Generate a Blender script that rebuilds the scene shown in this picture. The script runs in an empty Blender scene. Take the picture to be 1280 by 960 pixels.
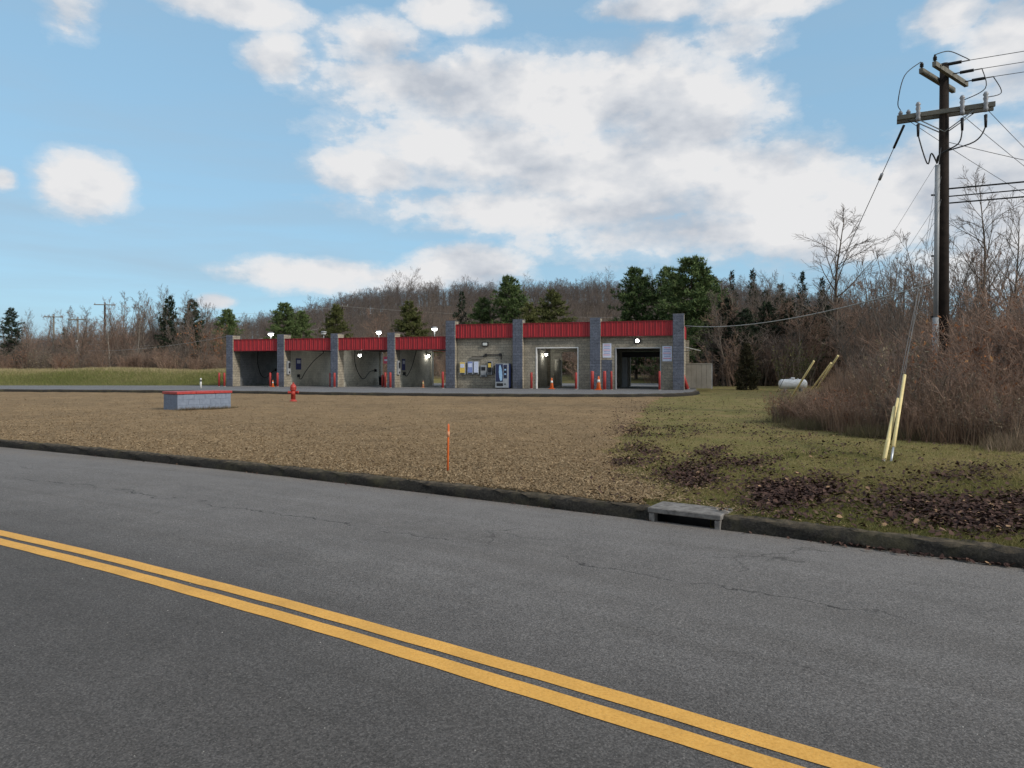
import bpy, math, random
import numpy as np
from mathutils import Vector

# ------------------------------------------------------------------ camera, sky, sun, exposure
scene = bpy.context.scene
COL = scene.collection
F, EYE, HOR = 880.0, 1.6, 462.0            # focal length in photo pixels, eye height, horizon row
cam_d = bpy.data.cameras.new('camera'); cam = bpy.data.objects.new('camera', cam_d); COL.objects.link(cam)
cam_d.sensor_width = 36; cam_d.lens = F/1280*36; cam_d.shift_y = -18/1280
cam_d.clip_end = 6000; cam_d.clip_start = .05
cam.location = (0, 0, EYE); cam.rotation_euler = (math.radians(90), 0, 0)
scene.camera = cam
scene.view_settings.view_transform = 'Standard'; scene.view_settings.look = 'None'
scene.view_settings.exposure = 0.75; scene.view_settings.gamma = 1
scene.view_settings.use_curve_mapping = False
scene.render.resolution_x, scene.render.resolution_y = 1024, 768

SUN = Vector((.74, -.50, .56)).normalized()
sun_d = bpy.data.lights.new('sun', 'SUN'); sun_d.energy = 1.9; sun_d.angle = math.radians(9); sun_d.color = (1, .93, .83)
sun = bpy.data.objects.new('sun', sun_d); COL.objects.link(sun)
sun.rotation_euler = (-SUN).to_track_quat('-Z', 'Y').to_euler(); sun.location = (60, 10, 60)
SKY_STRENGTH, CLOUD_STRENGTH = .122, .50

def ln(nt, a, b): nt.links.new(a, b)
def mth(nt, op, a, b=None, c=None, clamp=False):
    n = nt.nodes.new('ShaderNodeMath'); n.operation = op; n.use_clamp = clamp
    for i, v in enumerate((a, b, c)):
        if v is None: continue
        if hasattr(v, 'links'): nt.links.new(v, n.inputs[i])
        else: n.inputs[i].default_value = v
    return n.outputs[0]
def noise(nt, vec, scale, detail=4, rough=.55, dist=0.0, out='Fac'):
    n = nt.nodes.new('ShaderNodeTexNoise'); n.inputs['Scale'].default_value = scale
    n.inputs['Detail'].default_value = detail; n.inputs['Roughness'].default_value = rough; n.inputs['Distortion'].default_value = dist
    if vec is not None: nt.links.new(vec, n.inputs['Vector'])
    return n.outputs[out]
def ramp(nt, fac, stops, interp='LINEAR'):
    n = nt.nodes.new('ShaderNodeValToRGB'); r = n.color_ramp; r.interpolation = interp
    while len(r.elements) < len(stops): r.elements.new(.5)
    for e, (p, c) in zip(r.elements, stops):
        e.position = p; e.color = (c, c, c, 1) if not hasattr(c, '__len__') else (*c, 1)
    nt.links.new(fac, n.inputs[0]); return n.outputs[0]
def mixc(nt, fac, a, b, mode='MIX'):
    n = nt.nodes.new('ShaderNodeMix'); n.data_type = 'RGBA'; n.blend_type = mode
    for s, v in ((n.inputs[0], fac), (n.inputs[6], a), (n.inputs[7], b)):
        if hasattr(v, 'links'): nt.links.new(v, s)
        elif hasattr(v, '__len__'): s.default_value = (*v, 1)
        else: s.default_value = v
    return n.outputs[2]

def build_world():
    w = bpy.data.worlds.new('World'); scene.world = w; w.use_nodes = True
    nt = w.node_tree; nt.nodes.clear()
    out = nt.nodes.new('ShaderNodeOutputWorld')
    sky = nt.nodes.new('ShaderNodeTexSky'); sky.sky_type = 'NISHITA'; sky.sun_disc = False
    sky.sun_elevation = math.asin(SUN.z); sky.sun_rotation = math.atan2(SUN.x, SUN.y)
    sky.air_density = 1.0; sky.dust_density = .6; sky.ozone_density = 2.0
    tc = nt.nodes.new('ShaderNodeTexCoord'); d = tc.outputs['Generated']
    sp = nt.nodes.new('ShaderNodeSeparateXYZ'); ln(nt, d, sp.inputs[0])
    az = mth(nt, 'ARCTAN2', sp.outputs[0], sp.outputs[1]); el = mth(nt, 'ARCSINE', sp.outputs[2])
    # cloud sheet coordinates: az/el stretched so that cumulus bases lie flat
    cb = nt.nodes.new('ShaderNodeCombineXYZ'); ln(nt, az, cb.inputs[0]); ln(nt, mth(nt, 'MULTIPLY', el, 1.7), cb.inputs[1])
    v = cb.outputs[0]
    n1 = noise(nt, v, 5.0, 8, .56, .0); n2 = noise(nt, v, 26.0, 6, .62, .0)
    n0 = noise(nt, v, 1.9, 2, .5)
    turb = mth(nt, 'ADD', mth(nt, 'MULTIPLY', mth(nt, 'SUBTRACT', n1, .5), 2.0), mth(nt, 'MULTIPLY', mth(nt, 'SUBTRACT', n2, .5), .95))
    blobs = [ # photo px centre, radii, weight : the cumulus the photograph shows
        (640,118,235,52,1.),(520,105,120,34,1.),(760,120,170,60,1.),(860,150,120,50,.9),(600,190,170,62,.95),(470,215,85,32,.9),(760,215,230,70,1.),
        (960,232,150,62,1.),(700,262,270,36,.9),(880,290,260,40,.8),(1040,275,190,60,1.),(1180,235,130,90,1.),(1300,250,150,110,1.),(1010,205,70,40,.7),
        (285,6,112,22,.95),(565,14,62,24,.9),(350,72,46,26,.75),(470,55,66,34,.7),(820,8,95,20,.9),(960,6,110,18,.8),
        (930,48,60,24,.45),(1180,20,75,36,.8),(1260,60,80,70,.9),(810,62,50,28,.55),(102,228,66,42,1.05),(2,224,22,14,.8),(85,10,40,34,.5),
        (395,343,120,24,1.),(585,332,86,32,1.05),(500,348,120,18,.8),(268,376,30,11,.9),(1240,300,150,70,.6),(640,160,180,60,.5)]
    tot = None
    for cx, cy, rx, ry, wt in blobs:
        u = cx-640; a0 = math.atan2(u, F); hyp = math.hypot(u, F); e0 = math.atan2(HOR-cy, hyp)
        ra = rx*F/hyp**2; re = ry/hyp
        da = mth(nt, 'MULTIPLY', mth(nt, 'SUBTRACT', az, a0), 1/ra); de = mth(nt, 'MULTIPLY', mth(nt, 'SUBTRACT', el, e0), 1/re)
        r2 = mth(nt, 'ADD', mth(nt, 'MULTIPLY', da, da), mth(nt, 'MULTIPLY', de, de))
        g = mth(nt, 'MULTIPLY', mth(nt, 'SUBTRACT', 1.0, mth(nt, 'POWER', r2, .65)), wt)
        tot = g if tot is None else mth(nt, 'MAXIMUM', tot, g)
    # beyond the frame the same kind of broken cloud goes on
    away = mth(nt, 'MULTIPLY', mth(nt, 'SUBTRACT', n0, .47), 9.0)
    outm = mth(nt, 'GREATER_THAN', mth(nt, 'ADD', mth(nt, 'ABSOLUTE', az), mth(nt, 'MULTIPLY', mth(nt, 'MAXIMUM', mth(nt, 'SUBTRACT', el, .5), 0.), 9.)), .78)
    tot = mth(nt, 'MAXIMUM', tot, mth(nt, 'SUBTRACT', mth(nt, 'MULTIPLY', mth(nt, 'ADD', away, 3.0), outm), 3.0))
    dens = mth(nt, 'ADD', mth(nt, 'MAXIMUM', tot, -1.2), turb)
    mask = ramp(nt, mth(nt, 'MULTIPLY_ADD', dens, .5, .25), [(.15, 0.), (.30, .30), (.38, .74), (.54, 1.)], 'LINEAR')
    # thin high streaks low over the horizon
    cs = nt.nodes.new('ShaderNodeCombineXYZ'); ln(nt, mth(nt, 'MULTIPLY', az, .8), cs.inputs[0]); ln(nt, mth(nt, 'MULTIPLY', el, 6.0), cs.inputs[1])
    st = ramp(nt, noise(nt, cs.outputs[0], 3.2, 5, .5, .3), [(.42, 0.), (.75, .75)])
    low = ramp(nt, el, [(.02, 1.), (.34, .35), (.6, .12)])
    veil = mth(nt, 'MULTIPLY', st, low)
    # self shading of the cloud body: greyer where thick and towards the base
    ush = nt.nodes.new('ShaderNodeVectorMath'); ush.operation = 'ADD'; ln(nt, v, ush.inputs[0]); ush.inputs[1].default_value = (.045, .085, 0)
    n1a = noise(nt, v, 5.0, 4, .50); n1b = noise(nt, ush.outputs[0], 5.0, 4, .50)
    shade = mth(nt, 'ADD', mth(nt, 'MULTIPLY', mth(nt, 'SUBTRACT', n1a, n1b), 2.8), mth(nt, 'MULTIPLY_ADD', n2, .7, .22), clamp=True)
    ccol = ramp(nt, shade, [(.05, (.58, .63, .71)), (.40, (.78, .81, .86)), (.72, (.97, .97, .98))])
    gm = nt.nodes.new('ShaderNodeGamma'); gm.inputs[1].default_value = .30; ln(nt, sky.outputs[0], gm.inputs[0])
    skyc = mixc(nt, 1.0, gm.outputs[0], (1.28, 1.90, 2.32), 'MULTIPLY')
    b1 = nt.nodes.new('ShaderNodeBackground'); ln(nt, skyc, b1.inputs[0]); b1.inputs[1].default_value = SKY_STRENGTH
    b2 = nt.nodes.new('ShaderNodeBackground'); ln(nt, ccol, b2.inputs[0]); b2.inputs[1].default_value = CLOUD_STRENGTH
    b3 = nt.nodes.new('ShaderNodeBackground'); b3.inputs[0].default_value = (.46, .57, .68, 1); b3.inputs[1].default_value = CLOUD_STRENGTH
    m1 = nt.nodes.new('ShaderNodeMixShader'); ln(nt, veil, m1.inputs[0]); ln(nt, b1.outputs[0], m1.inputs[1]); ln(nt, b3.outputs[0], m1.inputs[2])
    m2 = nt.nodes.new('ShaderNodeMixShader'); ln(nt, mask, m2.inputs[0]); ln(nt, m1.outputs[0], m2.inputs[1]); ln(nt, b2.outputs[0], m2.inputs[2])
    ln(nt, m2.outputs[0], out.inputs[0])
build_world()

# ------------------------------------------------------------------ helpers
R = random.Random(7); NR = np.random.default_rng(7)
def un(x, y, z=0.0):
    """photo pixel -> place on the level z"""
    Y = F*(EYE-z)/(y-HOR); return (x-640)/F*Y, Y
def atd(x, Y): return (x-640)/F*Y
def zat(y, Y): return EYE-(y-HOR)*Y/F
def smooth(a, b, x):
    t = np.clip((np.asarray(x, float)-a)/(b-a), 0, 1); return t*t*(3-2*t)

def mesh_np(name, V, Fc, rnd=None, smooth_shade=False):
    """V (n,3), Fc (m,k) all faces with k corners"""
    V = np.asarray(V, np.float32); Fc = np.asarray(Fc, np.int32); m, k = Fc.shape
    me = bpy.data.meshes.new(name)
    me.vertices.add(len(V)); me.vertices.foreach_set('co', V.ravel())
    me.loops.add(m*k); me.loops.foreach_set('vertex_index', Fc.ravel())
    me.polygons.add(m); me.polygons.foreach_set('loop_start', np.arange(m, dtype=np.int32)*k)
    if smooth_shade: me.polygons.foreach_set('use_smooth', np.ones(m, bool))
    if rnd is not None:
        a = me.attributes.new('rnd', 'FLOAT', 'POINT'); a.data.foreach_set('value', np.asarray(rnd, np.float32))
    me.update(calc_edges=True); return me

class MB:
    def __init__(s): s.v = []; s.f = []; s.sm = []
    def add(s, vs, fs, sm=False):
        o = len(s.v); s.v += [tuple(p) for p in vs]; s.f += [tuple(i+o for i in f) for f in fs]; s.sm += [sm]*len(fs); return s
    def box(s, x0, x1, y0, y1, z0, z1, b=0.0):
        if b <= 0:
            vs = [(x, y, z) for z in (z0, z1) for y in (y0, y1) for x in (x0, x1)]
            return s.add(vs, [(0,2,3,1),(4,5,7,6),(0,1,5,4),(2,6,7,3),(0,4,6,2),(1,3,7,5)])
        # bevelled box: 24 corner points
        X = (x0, x1); Y = (y0, y1); Z = (z0, z1); vs = []; idx = {}
        for i in (0, 1):
            for j in (0, 1):
                for k in (0, 1):
                    sx, sy, sz = (1-2*i)*b, (1-2*j)*b, (1-2*k)*b
                    idx[i,j,k] = len(vs); vs += [(X[i], Y[j]+sy, Z[k]+sz), (X[i]+sx, Y[j], Z[k]+sz), (X[i]+sx, Y[j]+sy, Z[k])]
        fs = []
        for i in (0, 1):
            q = [idx[i,0,0], idx[i,1,0], idx[i,1,1], idx[i,0,1]]; fs.append(tuple(q[::-1] if i == 0 else q))
            q = [idx[0,i,0]+1, idx[1,i,0]+1, idx[1,i,1]+1, idx[0,i,1]+1]; fs.append(tuple(q if i == 0 else q[::-1]))
            q = [idx[0,0,i]+2, idx[1,0,i]+2, idx[1,1,i]+2, idx[0,1,i]+2]; fs.append(tuple(q[::-1] if i == 0 else q))
        for a in (0, 1):
            for c in (0, 1):
                fs.append((idx[a,c,0]+0, idx[a,c,0]+1, idx[a,c,1]+1, idx[a,c,1]+0))
                fs.append((idx[a,0,c]+0, idx[a,0,c]+2, idx[a,1,c]+2, idx[a,1,c]+0))
                fs.append((idx[0,a,c]+1, idx[0,a,c]+2, idx[1,a,c]+2, idx[1,a,c]+1))
                for k in (0, 1): pass
        for q in idx.values(): fs.append((q, q+1, q+2))
        return s.add(vs, fs)
    def lathe(s, prof, n=16, cx=0, cy=0, axis='z', sm=True):
        vs = []; fs = []
        for r, z in prof:
            for i in range(n):
                a = 2*math.pi*i/n; c, d = r*math.cos(a), r*math.sin(a)
                vs.append((cx+c, cy+d, z) if axis == 'z' else ((z, cy+c, cx+d) if axis == 'x' else (cx+c, z, cy+d)))
        m = len(prof)
        for j in range(m-1):
            for i in range(n):
                k = (i+1) % n; fs.append((j*n+i, j*n+k, (j+1)*n+k, (j+1)*n+i))
        s.add(vs, fs, sm); o = len(s.v)-len(vs)
        s.f += [tuple(o+i for i in range(n))[::-1], tuple(o+(m-1)*n+i for i in range(n))]; s.sm += [False, False]
        return s
    def tube(s, pts, r, n=8, r1=None, cap=True):
        P = [Vector(p) for p in pts]; m = len(P); vs = []; fs = []
        up = None
        for j, p in enumerate(P):
            t = (P[min(j+1, m-1)]-P[max(j-1, 0)]).normalized()
            if up is None: up = t.orthogonal().normalized()
            up = (up-t*up.dot(t)); up = up.normalized() if up.length > 1e-6 else t.orthogonal().normalized()
            w = t.cross(up); rr = r if r1 is None else r+(r1-r)*j/(m-1)
            for i in range(n):
                a = 2*math.pi*i/n; vs.append(p+up*(rr*math.cos(a))+w*(rr*math.sin(a)))
        for j in range(m-1):
            for i in range(n):
                k = (i+1) % n; fs.append((j*n+i, j*n+k, (j+1)*n+k, (j+1)*n+i))
        s.add(vs, fs, True)
        if cap:
            o = len(s.v)-len(vs); s.f += [tuple(o+i for i in range(n))[::-1], tuple(o+(m-1)*n+i for i in range(n))]; s.sm += [False, False]
        return s
    def mesh(s, name):
        me = bpy.data.meshes.new(name); me.from_pydata(s.v, [], s.f)
        me.polygons.foreach_set('use_smooth', s.sm); me.update(); return me
    def build(s, name, m, parent=None): return obj(name, s.mesh(name), m, parent)

def obj(name, me, m, parent=None, loc=None, rz=None):
    o = bpy.data.objects.new(name, me); COL.objects.link(o)
    if m is not None and not me.materials: me.materials.append(m)
    if parent is not None: o.parent = parent
    if loc is not None: o.location = loc
    if rz is not None: o.rotation_euler = (0, 0, rz)
    return o
def tag(o, label=None, cat=None, group=None, kind=None):
    if label: o['label'] = label
    if cat: o['category'] = cat
    if group: o['group'] = group
    if kind: o['kind'] = kind
    return o
def thing(name, label, cat, loc=(0,0,0), rz=0.0, group=None, sc=None):
    o = bpy.data.objects.new(name, None); COL.objects.link(o); o.empty_display_size = .3
    o.location = loc; o.rotation_euler = (0, 0, rz)
    if sc: o.scale = (sc, sc, sc) if not hasattr(sc, '__len__') else sc
    return tag(o, label, cat, group)
def copy_tree(o, parent=None):
    c = o.copy(); COL.objects.link(c); c.parent = parent
    for ch in o.children: copy_tree(ch, c)
    return c

# ------------------------------------------------------------------ materials
def newmat(name, rough=.7, spec=.3):
    m = bpy.data.materials.new(name); m.use_nodes = True; nt = m.node_tree
    b = nt.nodes['Principled BSDF']; b.inputs['Roughness'].default_value = rough; b.inputs['Specular IOR Level'].default_value = spec
    return m, nt, b
def pos(nt): return nt.nodes.new('ShaderNodeNewGeometry').outputs['Position']
def ocoord(nt): return nt.nodes.new('ShaderNodeTexCoord').outputs['Object']
def bump(nt, b, h, strength=.4, dist=.02):
    n = nt.nodes.new('ShaderNodeBump'); n.inputs['Strength'].default_value = strength; n.inputs['Distance'].default_value = dist
    ln(nt, h, n.inputs['Height']); ln(nt, n.outputs[0], b.inputs['Normal'])
def simple(name, c1, c2=None, scale=6, rough=.6, spec=.3, bmp=.0, metal=0.0, emit=0):
    m, nt, b = newmat(name, rough, spec); b.inputs['Metallic'].default_value = metal
    c2 = c2 or tuple(x*.7 for x in c1)
    p = pos(nt); n = noise(nt, p, scale, 5, .6)
    ln(nt, ramp(nt, n, [(.3, c2), (.65, c1)]), b.inputs['Base Color'])
    if bmp: bump(nt, b, noise(nt, p, scale*6, 4), bmp, .01)
    if emit:
        b.inputs['Emission Color'].default_value = (*c1, 1); b.inputs['Emission Strength'].default_value = emit
    return m
def attr(nt, n='rnd'):
    a = nt.nodes.new('ShaderNodeAttribute'); a.attribute_name = n; return a.outputs['Fac']
def leafmat(name, stops, rough=.75, trans=0.0, objvar=0.0):
    m, nt, b = newmat(name, rough, .2)
    f = attr(nt)
    if objvar:
        oi = nt.nodes.new('ShaderNodeObjectInfo'); f = mth(nt, 'ADD', f, mth(nt, 'MULTIPLY', mth(nt, 'SUBTRACT', oi.outputs['Random'], .5), objvar), clamp=True)
    c = ramp(nt, f, stops); ln(nt, c, b.inputs['Base Color'])
    if trans:
        t = nt.nodes.new('ShaderNodeBsdfTranslucent'); ln(nt, c, t.inputs[0]); mx = nt.nodes.new('ShaderNodeMixShader'); mx.inputs[0].default_value = trans
        ln(nt, b.outputs[0], mx.inputs[1]); ln(nt, t.outputs[0], mx.inputs[2]); ln(nt, mx.outputs[0], nt.nodes['Material Output'].inputs[0])
    return m

def block_mat(name, c1, c2, mortar, bw=.405, bh=.203, split=.6, mort=.012):
    m, nt, b = newmat(name, .9, .15)
    sp = nt.nodes.new('ShaderNodeSeparateXYZ'); oc = ocoord(nt); ln(nt, oc, sp.inputs[0])
    cb = nt.nodes.new('ShaderNodeCombineXYZ'); ln(nt, mth(nt, 'ADD', sp.outputs[0], sp.outputs[1]), cb.inputs[0]); ln(nt, sp.outputs[2], cb.inputs[1])
    br = nt.nodes.new('ShaderNodeTexBrick'); ln(nt, cb.outputs[0], br.inputs['Vector'])
    br.inputs['Scale'].default_value = 1; br.inputs['Brick Width'].default_value = bw; br.inputs['Row Height'].default_value = bh
    br.inputs['Mortar Size'].default_value = mort; br.inputs['Mortar Smooth'].default_value = .3
    br.inputs['Color1'].default_value = (*c1, 1); br.inputs['Color2'].default_value = (*c2, 1); br.inputs['Mortar'].default_value = (*mortar, 1)
    n = noise(nt, oc, 14, 6, .7); n2 = noise(nt, oc, 1.3, 4, .6)
    c = mixc(nt, 1.0, br.outputs[0], ramp(nt, n, [(.28, .45), (.55, 1.), (.8, 1.3)]), 'MULTIPLY')
    c = mixc(nt, 1.0, c, ramp(nt, n2, [(.3, .78), (.6, 1.05)]), 'MULTIPLY')
    # splash dirt low on the wall
    dirt = mth(nt, 'MULTIPLY', ramp(nt, sp.outputs[2], [(0., .55), (.7, 0.)]), ramp(nt, noise(nt, oc, 3, 5, .7), [(.35, 0.), (.65, 1.)]))
    c = mixc(nt, dirt, c, (.07, .06, .045)); ln(nt, c, b.inputs['Base Color'])
    h = mth(nt, 'ADD', mth(nt, 'MULTIPLY', n, split), mth(nt, 'MULTIPLY', br.outputs['Fac'], -1.2)); bump(nt, b, h, .7, .03)
    return m

M = {}
M['blue_block'] = block_mat('blue_grey_split_block', (.135, .150, .190), (.112, .126, .162), (.07, .078, .10), split=1.0)
M['tan_block'] = block_mat('tan_block', (.37, .33, .26), (.30, .27, .215), (.20, .18, .155))
M['cream_wall'] = block_mat('cream_painted_block', (.74, .71, .61), (.71, .68, .58), (.62, .59, .50), split=.15, mort=.006)
M['grey_wall'] = block_mat('grey_block', (.30, .31, .32), (.28, .29, .30), (.22, .225, .23), split=.15, mort=.006)
M['red_metal'] = simple('red_metal', (.36, .022, .03), (.27, .02, .026), 2.5, .45, .4)
M['red_trim'] = simple('dark_red_trim', (.22, .012, .018), (.17, .012, .016), 4, .5, .4)
M['red_paint'] = simple('red_paint', (.40, .050, .042), (.28, .03, .03), 9, .5, .4, .1)
M['hydrant_red'] = simple('hydrant_red', (.42, .050, .035), (.27, .028, .02), 14, .5, .4, .1)
M['dark'] = simple('dark_metal', (.02, .02, .022), (.012, .012, .014), 8, .5)
M['roofing'] = simple('roofing', (.10, .095, .09), (.06, .055, .055), 1.5, .9)
M['ceiling'] = simple('bay_ceiling', (.10, .095, .09), (.06, .055, .05), 1.5, .8)
M['concrete'] = simple('concrete', (.34, .33, .31), (.20, .195, .185), 3.5, .9, .2, .25)
M['old_concrete'] = simple('weathered_concrete', (.23, .215, .20), (.10, .092, .085), 13, .95, .15, .5)
M['steel'] = simple('galvanised_steel', (.42, .44, .46), (.30, .32, .34), 3, .45, .5, 0, .6)
M['white_paint'] = simple('white_paint', (.72, .72, .70), (.52, .51, .48), 3, .5, .4)
M['grey_paint'] = simple('grey_paint', (.30, .31, .32), (.22, .23, .24), 3, .5, .4)
M['orange'] = simple('orange_plastic', (.75, .17, .04), (.55, .11, .03), 8, .5, .4)
M['faded_orange'] = simple('faded_orange_plastic', (.62, .30, .16), (.48, .20, .10), 8, .6, .3)
M['yellow_guard'] = simple('yellow_plastic', (.72, .59, .28), (.58, .46, .20), 5, .5, .4)
M['pole_wood'] = simple('dark_creosote_wood', (.030, .022, .018), (.016, .012, .010), 5, .9, .15, .4)
M['grey_wood'] = simple('weathered_wood', (.20, .19, .165), (.12, .115, .10), 6, .9, .15, .4)
M['ceramic'] = simple('grey_ceramic', (.30, .31, .33), (.2, .2, .22), 12, .3, .5)
M['wire'] = simple('dark_wire', (.035, .035, .038), (.025, .025, .025), 3, .6)
M['pale_wire'] = simple('pale_wire', (.36, .36, .34), (.28, .28, .27), 3, .6)
M['guy_strand'] = simple('guy_strand', (.16, .16, .16), (.11, .11, .11), 3, .6)
M['bark'] = simple('grey_bark', (.155, .128, .105), (.085, .070, .058), 6, .95, .1)
M['bark_pale'] = simple('pale_bark', (.25, .22, .185), (.14, .122, .10), 6, .95, .1)
M['lamp_on'] = simple('lit_lamp', (1, .98, .92), (1, .98, .92), 1, .4, .3, 0, 0, 14)
M['bay_bulb'] = simple('bay_bulb', (1, .98, .92), (1, .98, .92), 1, .4, .3, 0, 0, 20)
M['lamp_dim'] = simple('lamp_lens', (.6, .62, .6), (.5, .52, .5), 1, .3, .5)
M['navy'] = simple('navy_panel', (.015, .025, .085), (.012, .02, .06), 4, .35, .5)
M['pale_blue'] = simple('pale_blue_print', (.35, .55, .75), (.22, .38, .60), 9, .4, .4)
M['poster'] = simple('poster_paper', (.62, .66, .78), (.5, .55, .72), 7, .5, .4)
M['print_blue'] = simple('print_blue', (.22, .28, .52), (.16, .2, .42), 9, .5)
M['yellow_sign'] = simple('yellow_print', (.75, .55, .12), (.6, .38, .08), 12, .5)
M['pink_sign'] = simple('pink_print', (.62, .09, .16), (.5, .06, .12), 6, .5)
M['blue_sign'] = simple('blue_print', (.05, .06, .22), (.03, .04, .16), 6, .5)
M['tan_panel'] = simple('tan_panel', (.30, .275, .235), (.23, .21, .18), 2, .7, .3)
M['tank'] = simple('tank_white', (.70, .71, .72), (.50, .50, .49), 4, .4, .4)

# ------------------------------------------------------------------ terrain shape
XA, XB = -15.0, 9.0
def quad_ext(c2, c1, c0):
    def f(x):
        x = np.asarray(x, float); xc = np.clip(x, XA, XB); y = c0+c1*xc+c2*xc*xc; sl = c1+2*c2*xc
        return y+sl*(x-xc)
    return f
KERB = quad_ext(-.0056, -.642, 8.56)          # foot of the kerb, road side
CENT = quad_ext(-.0118, -.6805, 3.677)        # middle of the double yellow line
RIDGE_X = [-900,-420,-300,-240,-202,-165,-127,-90,-64,-45,22,60,97,135,165,210,300,900]
RIDGE_Z = [0, 0, 0, 0, 1, 4, 9.5, 17, 24.5, 28, 30.5, 31, 29.5, 23, 10, 3, 1, 0]
def hills(X, Y):
    rz = np.interp(X, RIDGE_X, RIDGE_Z)
    up = smooth(125, 330, Y); dn = 1-.75*smooth(345, 620, Y)
    return rz*up*dn + .8*np.sin(X*.05)*np.sin(Y*.041)*smooth(130, 180, Y)
def ground_z(X, Y):
    X = np.asarray(X, float); Y = np.asarray(Y, float)
    t = Y-KERB(X)
    z = -.07+.165*smooth(.05, .16, t)
    z = np.where((X > 1.485) & (X < 2.125) & (t < .47), -.65, z)
    z = z + .03*np.sin(X*.5+1)*np.sin(Y*.37)*smooth(.5, 3, t)*(1-smooth(30, 36, Y)) - .055*smooth(30, 40, Y)*smooth(.3, 2, t)
    left = 1-smooth(-24, -16, X)
    z = z + left*1.42*smooth(62.5, 76, Y) + (1-left)*(.85*smooth(74, 92, Y)+.15*smooth(50, 58, Y)*smooth(13, 20, X))
    z = z + (.10*np.sin(X*.33)*np.sin(Y*.21+2)+.09*np.sin(X*.71+np.sin(X*.23)*2))*smooth(66, 75, Y)
    return z + hills(X, Y)
def gz(x, y): return float(ground_z(x, y))

def grid_mesh(name, PX, PY, PZ, uv=None):
    n, m = PX.shape; V = np.stack([PX, PY, PZ], -1).reshape(-1, 3)
    i = np.arange((n-1)*(m-1)); a = (i//(m-1))*m+i % (m-1)
    Fc = np.stack([a, a+1, a+m+1, a+m], -1)
    me = mesh_np(name, V, Fc, smooth_shade=True)
    if uv is not None:
        U = np.stack(uv, -1).reshape(-1, 2)[Fc.ravel()]; l = me.uv_layers.new(name='uv'); l.data.foreach_set('uv', U.astype(np.float32).ravel())
    return me

# --- ground sheet
def ground_material():
    m, nt, b = newmat('grass_ground', .95, .1); p = pos(nt)
    n = noise(nt, p, .8, 7, .72); n2 = noise(nt, p, 28, 5, .7); n3 = noise(nt, p, .22, 4, .6)
    g = ramp(nt, n, [(.25, (.105, .105, .034)), (.45, (.175, .155, .056)), (.60, (.225, .172, .076)), (.8, (.22, .14, .070))])
    g = mixc(nt, 1.0, g, ramp(nt, n2, [(.25, .45), (.55, 1.), (.8, 1.35)]), 'MULTIPLY')
    lit = ramp(nt, n2, [(.3, (.055, .040, .030)), (.7, (.13, .095, .07))])
    sp = nt.nodes.new('ShaderNodeSeparateXYZ'); ln(nt, p, sp.inputs[0])
    far = ramp(nt, mth(nt, 'MULTIPLY_ADD', sp.outputs[1], .01, mth(nt, 'MULTIPLY', n3, .1)), [(.90, 0.), (.97, 1.)])
    c = mixc(nt, far, g, lit); ln(nt, c, b.inputs['Base Color'])
    bump(nt, b, mth(nt, 'ADD', n2, n), .6, .03); return m
M['ground'] = ground_material()
xs = np.concatenate([np.linspace(-1800, -240, 30), np.linspace(-230, -32, 60), np.linspace(-31, 26, 150), np.linspace(27, 240, 66), np.linspace(260, 1800, 30)])
ts = np.concatenate([np.linspace(-400, -12, 8), [-6, -2, -.4, .03, .07, .11, .16, .22, .35, .46, .48, .6], np.linspace(1, 30, 60), np.linspace(31, 110, 90), np.linspace(114, 460, 70), np.linspace(480, 3000, 30)])
xs = np.sort(np.concatenate([xs, [1.475, 1.495, 2.115, 2.135]])); PX, T = np.meshgrid(xs, ts); KY = KERB(PX); fade = np.clip(1-(np.abs(PX)-20)/200, 0, 1)
PY = KY+T
Z = ground_z(PX, PY); Z[:8] = -.07
tag(obj('ground', grid_mesh('ground', PX, PY, Z), M['ground']), kind='structure')

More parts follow.
